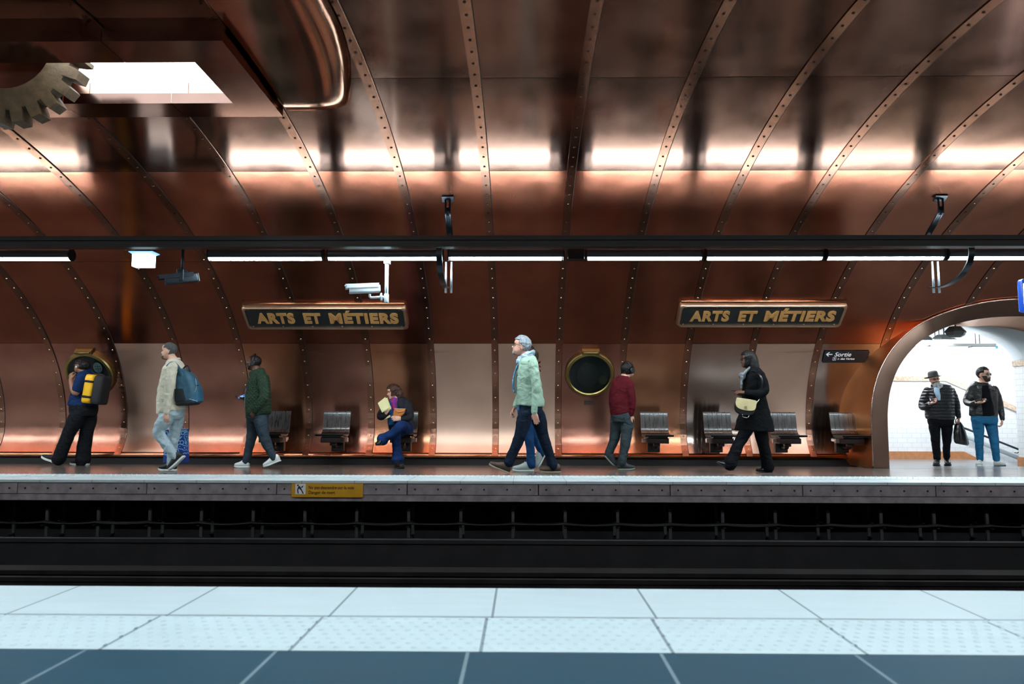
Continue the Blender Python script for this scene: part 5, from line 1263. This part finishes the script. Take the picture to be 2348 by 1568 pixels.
mb = MB(); LEGR(P, mb, legs); P.torso(mb, [(191,925,29,.185),(192,942,30,.19),(193,956,24,.16)]); P.cloth('jeans', mb, mat('jeans_black', L((24,26,30)), .85, var=.4, vs=30, bump=.3, bs=150), disp=.024, dsize=.10)
for l in legs: P.limb(P.body, [(a[0],a[1],a[2],a[3]*(.7 if i < 2 else .5)) for i, a in enumerate(l)])
P.torso(P.body, tor, .85); P.limb(P.body, aN, .7); P.limb(P.body, aF, .7); P.limb(P.body, fN); P.limb(P.body, fF)
P.hand(P.p(162,870,-.17), (-.1,.15,1), (.5,1,0), (1,0,.2), curl=.9); P.hand(P.p(167,875,.06), (-.1,-.25,1), (.4,-1,0), (1,0,.2), curl=.9)
CVB = mat('canvas_black', L((22,22,26)), .75, var=.2)
P.shoe((94,1050),(137,1065), CVB, RUBW, -.10,-.10, h=.09, wd=.05, lace=LACEW, sole=.03); P.shoe((160,1069),(203,1069), CVB, RUBW, .10,.10, h=.085, wd=.05, plant=True, lace=LACEW, sole=.03)
P.finish()
c = P.p(222,893,-.12); t = thing('duffel_backpack', 'yellow and black duffel bag worn as a backpack at far left', 'backpack', c+Vector((0,0,-.24)))
YB = mat('canvas_yellow', L((236,176,8)), .5, var=.06); Md = Matrix.Rotation(.12,3,'Y')
def seg(x0, x1, z0=-.225, z1=.225, g=0): 
    def ring(z, sh): return [c+Md @ Vector(((x0+x1)/2+(x1-x0)/2*sh*math.copysign(abs(math.cos(q))**.5,math.cos(q)), (.15+g)*sh*math.copysign(abs(math.sin(q))**.6,math.sin(q)), z)) for q in [2*math.pi*j/28 for j in range(28)]]
    return [ring(z0,.80), ring(z0+.012,.93), ring(z0+.05,1), ring(z1-.06,1), ring(z1-.014,.90), ring(z1,.68)]
mb = MB(); mb.loft(seg(-.16,.005)); mb.build('yellow_side', YB, t)
mb = MB(); mb.loft(seg(-.02,.16,g=-.004)); mb.build('black_side', CVB, t)
for z in (-.125,.115):
    mb = MB(); r0 = [c+Md @ Vector((-.0775+.0865*math.copysign(abs(math.cos(q))**.5,math.cos(q)), .157*math.copysign(abs(math.sin(q))**.6,math.sin(q)), 0)) for q in [2*math.pi*j/28 for j in range(28)]]
    mb.loft([[p+Md @ Vector((0,0,z-.017)) for p in r0],[p+Md @ Vector((0,0,z+.017)) for p in r0]]); mb.build('strap_band', CVB, t)
mb = MB(); mb.tube([c+Md @ Vector(v) for v in ((-.10,.02,.222),(-.05,.02,.236),(.02,.02,.24),(.09,.0,.222))], [.012,.014,.014,.01], n=8, smooth=2); mb.build('grab_handle', CVB, t)
band_ = MB(); band(band_, [P.p(203,868,-.15),P.p(199,858,-.17),P.p(193,862,-.19),P.p(189,880,-.20),P.p(193,905,-.19),P.p(203,915,-.16)], .024, (0,1,0), .4); band_.build('shoulder_strap', CVB, t)
mb = MB(); mb.rbox(P.p(196,907,-.19), (.06,.02,.115), .008); mb.build('strap_buckle', TEALD, t)

# ======== person in the maroon sweater, turned away to the right
P = Person(11.45, 'person in a maroon sweater and grey trousers with black headphones, walking right', SK_LT, (1432,1074), H=.235)
P.head((1445,863),(1434,833),(.72,.62,0), nod=-.30, neck=(1430,866,0), neck_r=.055, H=.225); P.lips(MATS['lips_rose'])
P.shell('hair', HAIRB, lambda z, pf: (z > .76) or (pf > .85 and z > .58) or (pf > 1.5 and z > .45) or (pf > 1.85 and z > .22), grow=lambda z, ph: .03+.06*max(0,z-.6)*2, disp=.03)
glasses(P, MATS['frame_dark']); headphones(P, MATS['headphones_black'], r=.10)
tor = [(1430,862,10,.08),(1429,868,17,.14),(1427,878,24,.16),(1426,895,28,.17),(1425,915,28,.165),(1426,932,28,.165),(1427,944,28,.17),(1428,948,26,.16)]
aN = [(1441,878,-.10,.07),(1446,895,-.14,.066),(1449,915,-.15,.058),(1449,935,-.14,.050),(1447,950,-.12,.042)]; aF = [(1412,882,.02,.07),(1407,900,.02,.062),(1404,920,.04,.055),(1406,938,.08,.048),(1412,950,.12,.042)]
mb = MB(); P.torso(mb, tor); P.limb(mb, aN); P.limb(mb, aF); mb.tube([P.p(1430,864,0)+Vector((.07*math.cos(q), .07*math.sin(q), 0)) for q in [2*math.pi*i/16 for i in range(17)]], .014, n=8); P.cloth('sweater', mb, mat('sweater_maroon', L((78,18,26)), .9, var=.15, vs=9, bump=.4, bs=170, bdist=.003), disp=.022)
legs = [[(1437,950,-.03,.105),(1438,968,-.04,.10),(1435,1005,-.05,.082),(1430,1038,-.05,.066),(1426,1062,-.05,.064)], [(1417,950,.07,.105),(1414,968,.08,.10),(1410,1000,.10,.078),(1402,1024,.10,.066),(1394,1044,.10,.058)]]
mb = MB(); LEGR(P, mb, legs); P.torso(mb, [(1427,940,25,.155),(1427,955,27,.16),(1427,968,22,.14)]); P.cloth('trousers', mb, mat('trousers_grey', L((54,64,68)), .8, var=.12, vs=9, bump=.2, bs=120), disp=.02)
for l in legs: P.limb(P.body, l, .8)
P.torso(P.body, tor, .84); P.limb(P.body, aN, .75); P.limb(P.body, aF, .75)
P.hand(P.p(1446.5,951,-.12), (-.1,.1,-1), (.2,1,0), (1,0,0), curl=.3, size=.9); P.hand(P.p(1413,951,.12), (.1,-.1,-1), (.2,-1,0), (1,0,0), curl=.3, size=.9)
DKS = mat('sneaker_dark', L((40,48,54)), .7, var=.2); SOLG = mat('sole_grey', L((130,132,122)), .6)
P.shoe((1457,1073),(1416,1073), DKS, SOLG, -.07,-.03, h=.095, wd=.05, plant=True, lace=LACEW); P.shoe((1409,1071),(1386,1046), DKS, SOLG, .08,.10, h=.095, wd=.05)
P.finish()

# ======== woman in the black coat
P = Person(10.85, 'woman in a long black coat and flared trousers walking left, looking over a phone', SK_DK, (1715,1081), H=.23)
P.head((1710,843),(1720,806),(-1,.0,0), nod=.0, neck=(1722,848,0), neck_r=.050, ears=False); P.brows(HAIRB); P.lips(MATS['lips_brown'])
glasses(P, MATS['frame_dark'])
P.shell('hair', HAIRB, lambda z, pf: (z > .80) or (pf > .85 and z > .1) , grow=lambda z, ph: .075, disp=.012, thick=.06)
mb = MB(); Pf, Pu, Ps = P.hf, P.hu, P.hs
rings = []
for z, xf, xb, hw in ((.97,.12,-.18,.12),(.88,.22,-.42,.30),(.7,.22,-.55,.40),(.45,.12,-.60,.43),(.2,.10,-.64,.45),(.0,.06,-.66,.46),(-.12,.02,-.62,.42),(-.17,-.04,-.52,.34)):
    rings.append([P.hp((xf+xb)/2+(xf-xb)/2*math.cos(q), hw*math.sin(q), z) for q in [2*math.pi*j/28 for j in range(28)]])
mb.loft(rings); P.cloth('bob_hair', mb, HAIRB, vox=.008, smooth=3, disp=.008, dsize=.03)
tor = [(1725,844,11,.08),(1727,851,18,.15),(1729,864,23,.195),(1730,885,25,.19),(1729,905,26,.17),(1729,925,29,.18),(1730,948,34,.20),(1730,968,40,.22),(1730,988,44,.235)]
aN = [(1742,860,-.19,.074),(1750,878,-.22,.068),(1752,896,-.235,.063),(1738,903,-.25,.056),(1722,902,-.22,.048),(1713,900,-.19,.042)]
aF = [(1735,862,.19,.07),(1738,885,.21,.062),(1730,905,.2,.055),(1712,907,.08,.045)]
CO = mat('coat_black', L((12,13,16)), .9, var=.15, vs=10, bump=.3, bs=140, bdist=.003)
mb = MB(); P.torso(mb, tor); P.limb(mb, aN); P.limb(mb, aF); mb.tube([P.p(1724,846,0)+Vector((.09*math.cos(q)-.01, .085*math.sin(q), .06*math.cos(q)-.01)) for q in [2*math.pi*i/16 for i in range(17)]], .030, n=8); P.cloth('coat', mb, CO, disp=.018)
mb = MB(); band(mb, [P.p(1719,843,-.07),P.p(1708,855,-.10),P.p(1701,870,-.10),P.p(1700,890,-.09)], [.036,.046,.038,.028], (1,0,0), .5); mb.ell(P.p(1702,862,-.08), (.05,.05,.055))
P.cloth('scarf', mb, mat('scarf_white_print', L((196,204,212)), .85, c2=L((50,52,60)), var=.5, vs=24), vox=.008, disp=.012, dsize=.03)
legs = [[(1718,975,-.08,.095),(1708,992,-.09,.088),(1694,1018,-.10,.076),(1683,1042,-.10,.080),(1674,1064,-.10,.092)], [(1740,975,.08,.095),(1746,998,.08,.090),(1752,1025,.09,.078),(1757,1050,.09,.082),(1761,1070,.09,.092)]]
mb = MB(); LEGR(P, mb, legs); P.torso(mb, [(1728,950,26,.16),(1729,965,27,.165),(1729,980,22,.15)]); P.cloth('trousers', mb, mat('trousers_black', L((12,14,20)), .75, var=.2, vs=8), disp=.018)
for l in legs: P.limb(P.body, [(a[0],a[1],a[2],a[3]*(.8 if i < 3 else .6)) for i, a in enumerate(l)])
P.torso(P.body, [(r[0],r[1],min(r[2],26),min(r[3],.16)) for r in tor[:7]], .85); P.limb(P.body, aN, .7); P.limb(P.body, aF, .7)
P.hand(P.p(1711,900,-.17), (-1,.25,.12), (0,.5,-1), (0,1,.3), curl=[.3,.35,.4,.5]); P.hand(P.p(1710,908,.06), (-1,-.35,.15), (0,.2,1), (0,-1,.2), curl=.55)
PAT = mat('shoe_patent', L((12,12,15)), .15, coat=.8)
P.shoe((1641,1063),(1681,1079), PAT, RUBB, -.10,-.10, h=.07, wd=.042, sole=.016); P.shoe((1733,1082),(1771,1082), PAT, RUBB, .09,.09, h=.07, wd=.042, plant=True, sole=.016)
P.finish()
pc = P.p(1689,897,-.02); t = thing('phone', 'dark phone held by the woman in the black coat', 'phone', pc); mb = MB(); mb.rbox(pc, (.13,.07,.009), .004, Matrix.Rotation(.15,3,'Y')); mb.build('case', PHB, t)
hc = P.p(1708,931,-.27); t = thing('handbag', 'cream and black shoulder bag on the hip of the woman in the black coat', 'bag', hc+Vector((0,0,-.12)))
CRM = mat('leather_cream', L((196,180,136)), .5, var=.08); BLL = mat('leather_black', L((16,14,16)), .35); Mh = Matrix.Rotation(.16,3,'Y')
def hb(poly, y0, y1): return poly
out = [(-.13,.09),(.11,.09),(.135,.03),(.13,-.06),(.09,-.105),(.0,-.12),(-.09,-.105),(-.13,-.05)]
def rnd(poly, k=3):
    P_ = [Vector((x,y,0)) for x,y in poly]; P_ = P_+[P_[0]]; o_, _ = crom(P_, [1]*len(P_), k); return o_[:-1]
mb = MB(); rr = rnd(out); mb.loft([[hc+Mh @ Vector((p.x*s_, y, p.y*s_)) for p in rr] for y, s_ in ((-.042,.93),(-.034,1),(.034,1),(.042,.93))]); mb.build('bag_body', BLL, t)
fl = [(-.135,.095),(.12,.095),(.135,.045),(.125,-.03),(.05,-.055),(-.05,-.055),(-.12,-.03),(-.145,.03)]; rr = rnd(fl)
mb = MB(); mb.loft([[hc+Mh @ Vector((p.x*s_, y, p.y*s_)) for p in rr] for y, s_ in ((-.056,.96),(-.050,1),(-.043,1))]); fo = mb.build('flap', CRM, t)
mb = MB(); mb.tube([hc+Mh @ Vector((-.005,-.055,-.02)), hc+Mh @ Vector((-.005,-.064,-.02))], .020, n=16); mb.build('clasp', mat('clasp_silver', L((190,180,150)), .3, metal=.9), fo)
mb = MB(); mb.tube([hc+Mh @ Vector(v) for v in ((.13,-.02,.06),(.16,-.02,.09),(.175,-.01,.13))], .008, n=8); mb.build('chain', mat('chain_silver', L((200,200,200)), .25, metal=1), t)
mb = MB(); mb.tube([hc+Mh @ Vector(v) for v in ((-.03,-.05,-.115),(-.02,-.055,-.15),(.04,-.055,-.15),(.06,-.05,-.115))], .004, n=6, smooth=3); mb.build('piping_loop', MATS['chain_silver'], t)
mb = MB(); band(mb, [hc+Vector((.17,.0,.14)), P.p(1742,905,-.235)-Vector((0,.03,0)), P.p(1748,880,-.30), P.p(1744,862,-.28), P.p(1734,852,-.19), P.p(1722,849,-.1)], .014, (0,1,0), .35); mb.build('strap', BLL, t)

# ======== seated woman
P = Person(12.05, 'seated woman with crossed legs in a dark coat, bright scarf and blue jeans', SK_LT, (912,1064), H=.22)
P.head((896,912),(907,885),(-.93,-.38,0), nod=.16, neck=(911,915,0), neck_r=.048, H=.218); P.brows(HBR); P.lips(mat('lips_red', L((150,44,50)), .4))
HCH = mat('hair_chestnut', L((58,34,26)), .45, var=.3, vs=40, bump=.8, bs=90, stretch=(1,1,.2))
P.shell('hair', HCH, lambda z, pf: (z > .80) or (pf > 1.0 and z > .25), grow=.08, disp=.03, thick=.06)
mb = MB(); rings = []
for z, xf, xb, hw in ((.97,.05,-.2,.12),(.88,.1,-.45,.30),(.65,.06,-.62,.42),(.4,.0,-.70,.46),(.15,-.04,-.74,.50),(-.1,-.08,-.72,.52),(-.28,-.14,-.60,.44),(-.36,-.2,-.5,.3)):
    rings.append([P.hp((xf+xb)/2+(xf-xb)/2*math.cos(q), hw*math.sin(q), z) for q in [2*math.pi*j/28 for j in range(28)]])
mb.loft(rings); P.cloth('long_hair', mb, HCH, vox=.009, smooth=2, disp=.04, dsize=.05)
tor = [(912,914,12,.09),(914,919,20,.12),(914,930,25,.15),(913,948,25,.16),(915,965,25,.17),(918,980,26,.17),(922,992,26,.17)]
aR = [(934,924,-.02,.068),(939,940,-.10,.064),(940,954,-.17,.060),(932,960,-.25,.052),(922,960,-.30,.040)]
aL = [(889,927,.0,.066),(880,942,-.08,.062),(872,954,-.14,.058),(878,956,-.26,.050),(883,950,-.30,.040)]
PJ = mat('coat_charcoal', L((30,32,38)), .55, var=.3, vs=8, bump=.3, bs=50)
mb = MB(); P.torso(mb, tor); P.limb(mb, aR); P.limb(mb, aL); P.cloth('coat', mb, PJ, disp=.024, dsize=.07)
mb = MB(); P.torso(mb, [(904,918,8,.07,-.08),(903,930,10,.07,-.11),(903,950,10,.07,-.13),(898,968,9,.07,-.15),(898,976,8,.06,-.16)]); P.cloth('blouse', mb, mat('blouse_turquoise', L((34,120,160)), .6, c2=L((40,70,130)), var=.4, vs=14), disp=.015)
mb = MB(); band(mb, [P.p(906,914,-.10),P.p(903,922,-.16),P.p(904,934,-.19),P.p(907,945,-.20)], [.045,.045,.035,.03], (0,1,0), .6); mb.ell(P.p(904,918,-.12), (.06,.05,.05)); P.cloth('scarf', mb, mat('scarf_bright', L((190,30,70)), .8, c2=L((30,60,160)), var=.3, vs=26, stretch=(1,1,.3)), vox=.008, disp=.012, dsize=.03)
legs = [[(930,982,.02,.105),(926,979,-.22,.098),(918,978,-.44,.082),(902,992,-.47,.066),(887,1001,-.44,.070),(878,1007,-.42,.094)], [(918,986,.02,.105),(913,988,-.20,.095),(908,991,-.36,.080),(909,1020,-.30,.066),(911,1040,-.27,.078),(912,1052,-.26,.100)]]
JF = mat('jeans_flare', L((22,46,92)), .8, var=.3, vs=7, bump=.35, bs=160)
mb = MB(); LEGR(P, mb, legs); P.torso(mb, [(922,972,24,.16),(923,984,25,.17),(923,994,24,.16)]); P.cloth('jeans', mb, JF, disp=.02)
for l in legs: P.limb(P.body, [(a[0],a[1],a[2],a[3]*(.8 if i < 4 else .6)) for i, a in enumerate(l)])
P.torso(P.body, tor, .85); P.limb(P.body, aR, .75); P.limb(P.body, aL, .75)
P.hand(P.p(921,960,-.31), (-1,-.35,.05), (.1,1,-.1), (0,.2,1), curl=[.35,.4,.45,.5]); P.hand(P.p(883.5,949,-.31), (.45,-.25,.9), (.5,1,0), (-.8,0,.5), curl=[.6,.65,.75,.8])
BT = mat('boot_black', L((20,20,24)), .4)
P.shoe((864,1024),(882,1012), BT, RUBB, -.52,-.40, h=.075, wd=.046); P.shoe((924,1063),(908,1064), BT, RUBB, -.46,-.26, h=.10, wd=.046, boot=.05, plant=True)
P.finish()
ec = P.p(880,929,-.36); t = thing('paper_sheaf', 'pale yellow folded papers held up by the seated woman', 'paper', ec)
PAP = mat('paper_yellow', L((206,200,150)), .8); 
def quad_slab(pts, th, nm, m, par):
    n_ = (pts[1]-pts[0]).cross(pts[2]-pts[0]).normalized()*th; mb = MB(); mb.loft([pts, [p+n_ for p in pts]], sm=False); o = mb.build(nm, m, par); b = o.modifiers.new('Bevel','BEVEL'); b.width = min(.004, th*.4); b.segments = 2; return o
quad_slab([P.p(866,924,-.36),P.p(883.5,910,-.33),P.p(893,935,-.36),P.p(876,946,-.40)], .008, 'front_sheet', PAP, t)
quad_slab([P.p(868,923,-.34),P.p(888,911,-.31),P.p(897,936,-.34),P.p(878,945,-.385)], .004, 'back_sheet', PAP, t)
quad_slab([P.p(880,962,-.30),P.p(893,951,-.28),P.p(896,953,-.28),P.p(895,956,-.29)], .005, 'lower_sheet', PAP, t)
TAN = mat('leather_tan', L((176,104,40)), .5, var=.12, vs=8, bump=.2, bs=30); c = P.p(916,949,-.30)
t = thing('leather_pouch', 'tan leather pouch held against the seated woman with one hand', 'bag', c)
mb = MB(); q_ = [P.p(902.5,936,-.30),P.p(912,938,-.31),P.p(931,937,-.28),P.p(929,945,-.30),P.p(926,952,-.30),P.p(908,960,-.30),P.p(899.5,963,-.29),P.p(900.5,950,-.30)]
ct = sum(q_, Vector())/8; mb.loft([[ct+(p-ct)*s_+Vector((0,y,0)) for p in q_] for y, s_ in ((-.028,.80),(-.02,.95),(0,1),(.02,.95),(.028,.8))]); pb = mb.build('pouch_body', TAN, t, sharp=1.2); ss = pb.modifiers.new('Sub','SUBSURF'); ss.levels = 1; ss.render_levels = 2
quad_slab([P.p(902.5,935.5,-.335),P.p(931,936.5,-.315),P.p(926,943,-.335),P.p(912,946,-.34)], .006, 'pouch_flap', TAN, t)

# ======== man with the hat in the passage
P = Person(14.3, 'bearded man in a black hat and quilted jacket holding a phone and plastic bag', SK_PK, (2158,1063), H=.225)
P.head((2146,884),(2139,857),(-.08,-1,0), nod=-.08, neck=(2150,886,0), neck_r=.062, H=.228, tilt=.14); P.brows(mat('brow_dark', L((50,42,38)), .8)); P.lips(MATS['lips_ruddy'])
BG = mat('beard_long_grey', L((150,150,148)), .85, c2=L((215,218,216)), var=.35, vs=30, bump=1, bs=70, stretch=(1,1,.35))
P.shell('moustache', mat('moustache_dark', L((84,74,68)), .85, var=.4, vs=30), lambda z, pf: (.275 < z < .32 and pf < .5) or (z < .30 and .5 < pf < 1.3) or (z < .20 and pf < 1.3), grow=.02, disp=.01)
mb = MB(); mb.loft([[P.hp(.30+dx+.16*a_*math.cos(q), hw*a_*math.sin(q), z) for q in [2*math.pi*j/20 for j in range(20)]] for z, dx, hw, a_ in ((.20,.04,.28,.9),(.08,.06,.36,1),(-.10,.08,.40,1),(-.25,.08,.34,.9),(-.36,.06,.16,.6))]); P.cloth('long_beard', mb, BG, vox=.009, smooth=1, disp=.03, dsize=.03)
glasses(P, MATS['frame_wire'])
HT = mat('hat_felt', L((24,26,28)), .8, var=.1)
hat = MB(); ring = lambda r1, r2, z, ox=0: [P.hp(-.04+ox+r1*math.cos(q), r2*math.sin(q), z+.05*abs(math.sin(q))**2*(1 if r1 > .6 else 0)) for q in [2*math.pi*j/36 for j in range(36)]]
hat.loft([ring(.46,.38,.70), ring(.47,.39,.69), ring(.74,.66,.70), ring(.75,.67,.72), ring(.49,.40,.745), ring(.46,.375,.82), ring(.44,.35,1.06), ring(.39,.30,1.18), ring(.28,.18,1.22), ring(.12,.06,1.17)])
hb_ = hat.build('hat', HT, P.root); mb = MB(); mb.loft([ring(.495,.405,.745), ring(.475,.385,.84)], cap=False); mb.build('hat_band', mat('hat_band_black', L((10,10,12)), .5), hb_)
tor = [(2150,881,9,.09),(2152,886,20,.12),(2154,893,29,.15),(2154,912,31,.17),(2154,935,31,.18),(2155,955,31,.175),(2155,962,29,.165)]
aA = [(2127,896,-.0,.075),(2119,912,.0,.070),(2114,930,-.02,.064),(2120,934,-.14,.056),(2130,926,-.24,.044)]; aB = [(2180,895,0,.075),(2188,912,.0,.070),(2193,930,.0,.062),(2196,945,-.03,.054),(2198,955,-.05,.046)]
PUF = mat('puffer_black', L((22,23,28)), .5, var=.15, bump=.7, bs=5.5, kind='Z', bdist=.025)
mb = MB(); P.torso(mb, tor); P.limb(mb, aA); P.limb(mb, aB); mb.tube([P.p(2151,885,0)+Vector((.10*math.cos(q), .09*math.sin(q), .02*math.sin(q))) for q in [2*math.pi*i/16 for i in range(17)]], .025, n=8); P.cloth('jacket', mb, PUF, disp=.016)
mb = MB(); P.torso(mb, [(2148,890,6,.04,-.11),(2148,897,6,.045,-.13),(2150,905,5,.05,-.15),(2153,918,2.5,.04,-.16)]); P.cloth('shirt', mb, mat('shirt_pale_blue', L((176,206,228)), .8), vox=.008, disp=.006)
legs = [[(2144,962,0,.105),(2143,980,0,.10),(2145,1005,-.02,.078),(2147,1030,-.03,.066),(2149,1050,-.02,.062)], [(2170,962,0,.105),(2171,980,0,.10),(2171,1005,0,.076),(2170,1028,.03,.064),(2171,1048,.06,.060)]]
mb = MB(); LEGR(P, mb, legs); P.torso(mb, [(2156,955,27,.155),(2157,968,27,.155),(2157,976,25,.14)]); P.cloth('trousers', mb, MATS['trousers_black'], disp=.024)
for l in legs: P.limb(P.body, l, .8)
P.torso(P.body, tor, .84); P.limb(P.body, aA, .75); P.limb(P.body, aB, .75)
P.hand(P.p(2132,925,-.26), (1,-.2,.35), (-.2,-.3,1), (-.3,-1,.3), curl=.7); P.hand(P.p(2198,957,-.05), (-.1,-.05,-1), (-1,.1,0), (0,-1,0), curl=1.1)
P.shoe((2146,1065),(2149,1060), mat('shoe_black', L((16,16,18)), .5), RUBB, -.20,.06, h=.10, wd=.055, plant=True, boot=.03); P.shoe((2174,1061),(2171,1057), MATS['shoe_black'], RUBB, -.06,.20, h=.10, wd=.055, plant=True, boot=.03)
P.finish()
pc = P.p(2137,916,-.31); t = thing('phone', 'black phone in the hand of the man with the hat', 'phone', pc); mb = MB(); mb.rbox(pc, (.07,.012,.13), .005, Matrix.Rotation(-1.0,3,'X') @ Matrix.Rotation(.3,3,'Y')); mb.build('case', PHB, t)
tp = P.p(2198,966,-.05); bt = P.p(2205,1019,-.05); t = thing('plastic_bag', 'shiny black plastic bag hanging from the hand of the man with the hat', 'bag', bt)
mb = MB(); rings = []
for u, hw, hd in ((0,.02,.02),(.06,.045,.035),(.2,.075,.05),(.45,.10,.06),(.75,.12,.065),(.93,.122,.06),(1,.10,.045)):
    c_ = tp.lerp(bt, u); rings.append([c_+Vector((hw*math.cos(q)*(1+.10*math.sin(7*q+u*3)), hd*math.sin(q)*(1+.12*math.sin(5*q)), -.02*math.cos(q)*u)) for q in [2*math.pi*j/40 for j in range(40)]])
mb.loft(rings); mb.build('sack', mat('plastic_black', L((10,10,12)), .12, coat=.5, bump=.5, bs=14, bdist=.02), t)
mb = MB(); mb.tube([tp+Vector((-.04,0,-.04)), tp+Vector((-.05,0,.03)), tp+Vector((-.01,0,.05)), tp+Vector((.03,0,-.03))], .008, n=8, smooth=3); mb.build('handle_loop', MATS['plastic_black'], t)
# ======== man with sunglasses in the passage
P = Person(13.6, 'man in sunglasses, open black leather jacket and blue jeans walking in from the passage', SK_LT, (2262,1067), H=.232)
P.head((2258,876),(2252,841),(.50,-.87,0), nod=.0, neck=(2257,881,0), neck_r=.060, H=.250); P.brows(HAIRB); P.lips(MATS['lips_ruddy'])
P.shell('hair', HAIRB, lambda z, pf: (z > .80) or (pf > .95 and z > .60) or (pf > 1.5 and z > .46) or (pf > 1.9 and z > .26), grow=lambda z, ph: .02+.05*max(0,z-.65)*2, disp=.014)
P.shell('beard', mat('beard_dark', L((40,30,26)), .85, var=.3, vs=60), lambda z, pf: (z < .22 and pf < 1.35) or (z < .40 and .62 < pf < 1.35) or (.285 < z < .325 and pf < .4), grow=.012, disp=.006)
glasses(P, MATS['frame_wire'], lens=mat('lens_black', L((12,12,14)), .08, coat=.6), r=.105, w_=.15)
tor = [(2257,878,9,.09),(2256,883,18,.12),(2253,890,28,.15),(2254,905,30,.16),(2255,925,29,.15),(2255,945,30,.15),(2255,955,29,.145)]
aA = [(2229,892,0,.072),(2221,907,.0,.068),(2217,920,-.02,.062),(2226,926,-.14,.052),(2238,923,-.22,.044)]; aB = [(2279,892,0,.072),(2287,910,0,.064),(2293,930,0,.056),(2297,948,-.02,.048),(2298,960,-.03,.042)]
LJ = mat('leather_jacket', L((18,19,20)), .45, var=.2, vs=9, bump=.4, bs=40)
mb = MB(); P.torso(mb, tor); P.limb(mb, aA); P.limb(mb, aB); P.cloth('jacket', mb, LJ, disp=.018)
mb = MB(); P.torso(mb, [(2257,884,8,.06,-.10),(2258,895,10,.07,-.11),(2260,915,12,.07,-.11),(2263,935,14,.07,-.11),(2264,952,15,.07,-.10)]); P.cloth('tshirt', mb, mat('tshirt_black', L((12,13,18)), .9), vox=.009, disp=.01)
mb = MB(); mb.tube([P.p(2240,879,-.02),P.p(2242,886,-.10),P.p(2246,893,-.17)], [.02,.026,.012], n=8, smooth=2); mb.tube([P.p(2270,879,-.02),P.p(2268,886,-.12),P.p(2265,893,-.17)], [.02,.026,.012], n=8, smooth=2); P.cloth('collar', mb, mat('leather_worn', L((60,64,64)), .3, var=.3, vs=12), vox=.008, disp=0)
legs = [[(2243,958,0,.105),(2243,975,0,.098),(2245,1005,-.02,.074),(2246,1030,0,.062),(2247,1052,.03,.056)], [(2270,958,0,.105),(2273,975,0,.098),(2279,1005,-.06,.076),(2282,1030,-.08,.062),(2285,1053,-.09,.056)]]
mb = MB(); LEGR(P, mb, legs); P.torso(mb, [(2256,950,27,.14),(2257,962,28,.145),(2257,972,26,.13)]); P.cloth('jeans', mb, mat('jeans_mid_blue', L((34,92,128)), .8, var=.25, vs=7, bump=.35, bs=150), disp=.018)
for l in legs: P.limb(P.body, l, .8)
P.torso(P.body, tor, .84); P.limb(P.body, aA, .75); P.limb(P.body, aB, .75)
P.hand(P.p(2240,922.5,-.24), (1,-.35,.05), (-.1,-.2,1), (-.2,-1,.3), curl=[.5,.6,.7,.8]); P.hand(P.p(2298,961,-.03), (-.1,0,-1), (-1,.3,0), (-.3,-1,0), curl=.6)
GSN = mat('sneaker_grey', L((168,176,176)), .7, var=.15, vs=14)
P.shoe((2244,1067),(2247,1064), GSN, RUBW, -.20,.06, h=.10, wd=.055, plant=True, lace=LACEW, sole=.028); P.shoe((2307,1069),(2279,1067), GSN, RUBB, -.17,-.06, h=.10, wd=.055, plant=True, lace=LACEW, sole=.028)
P.finish()
pc = P.p(2254,917,-.33); t = thing('phone', 'black phone in the hand of the man in sunglasses', 'phone', pc); mb = MB(); mb.rbox(pc, (.145,.072,.010), .004, Matrix.Rotation(-.5,3,'Z') @ Matrix.Rotation(.1,3,'Y')); mb.build('case', PHB, t)
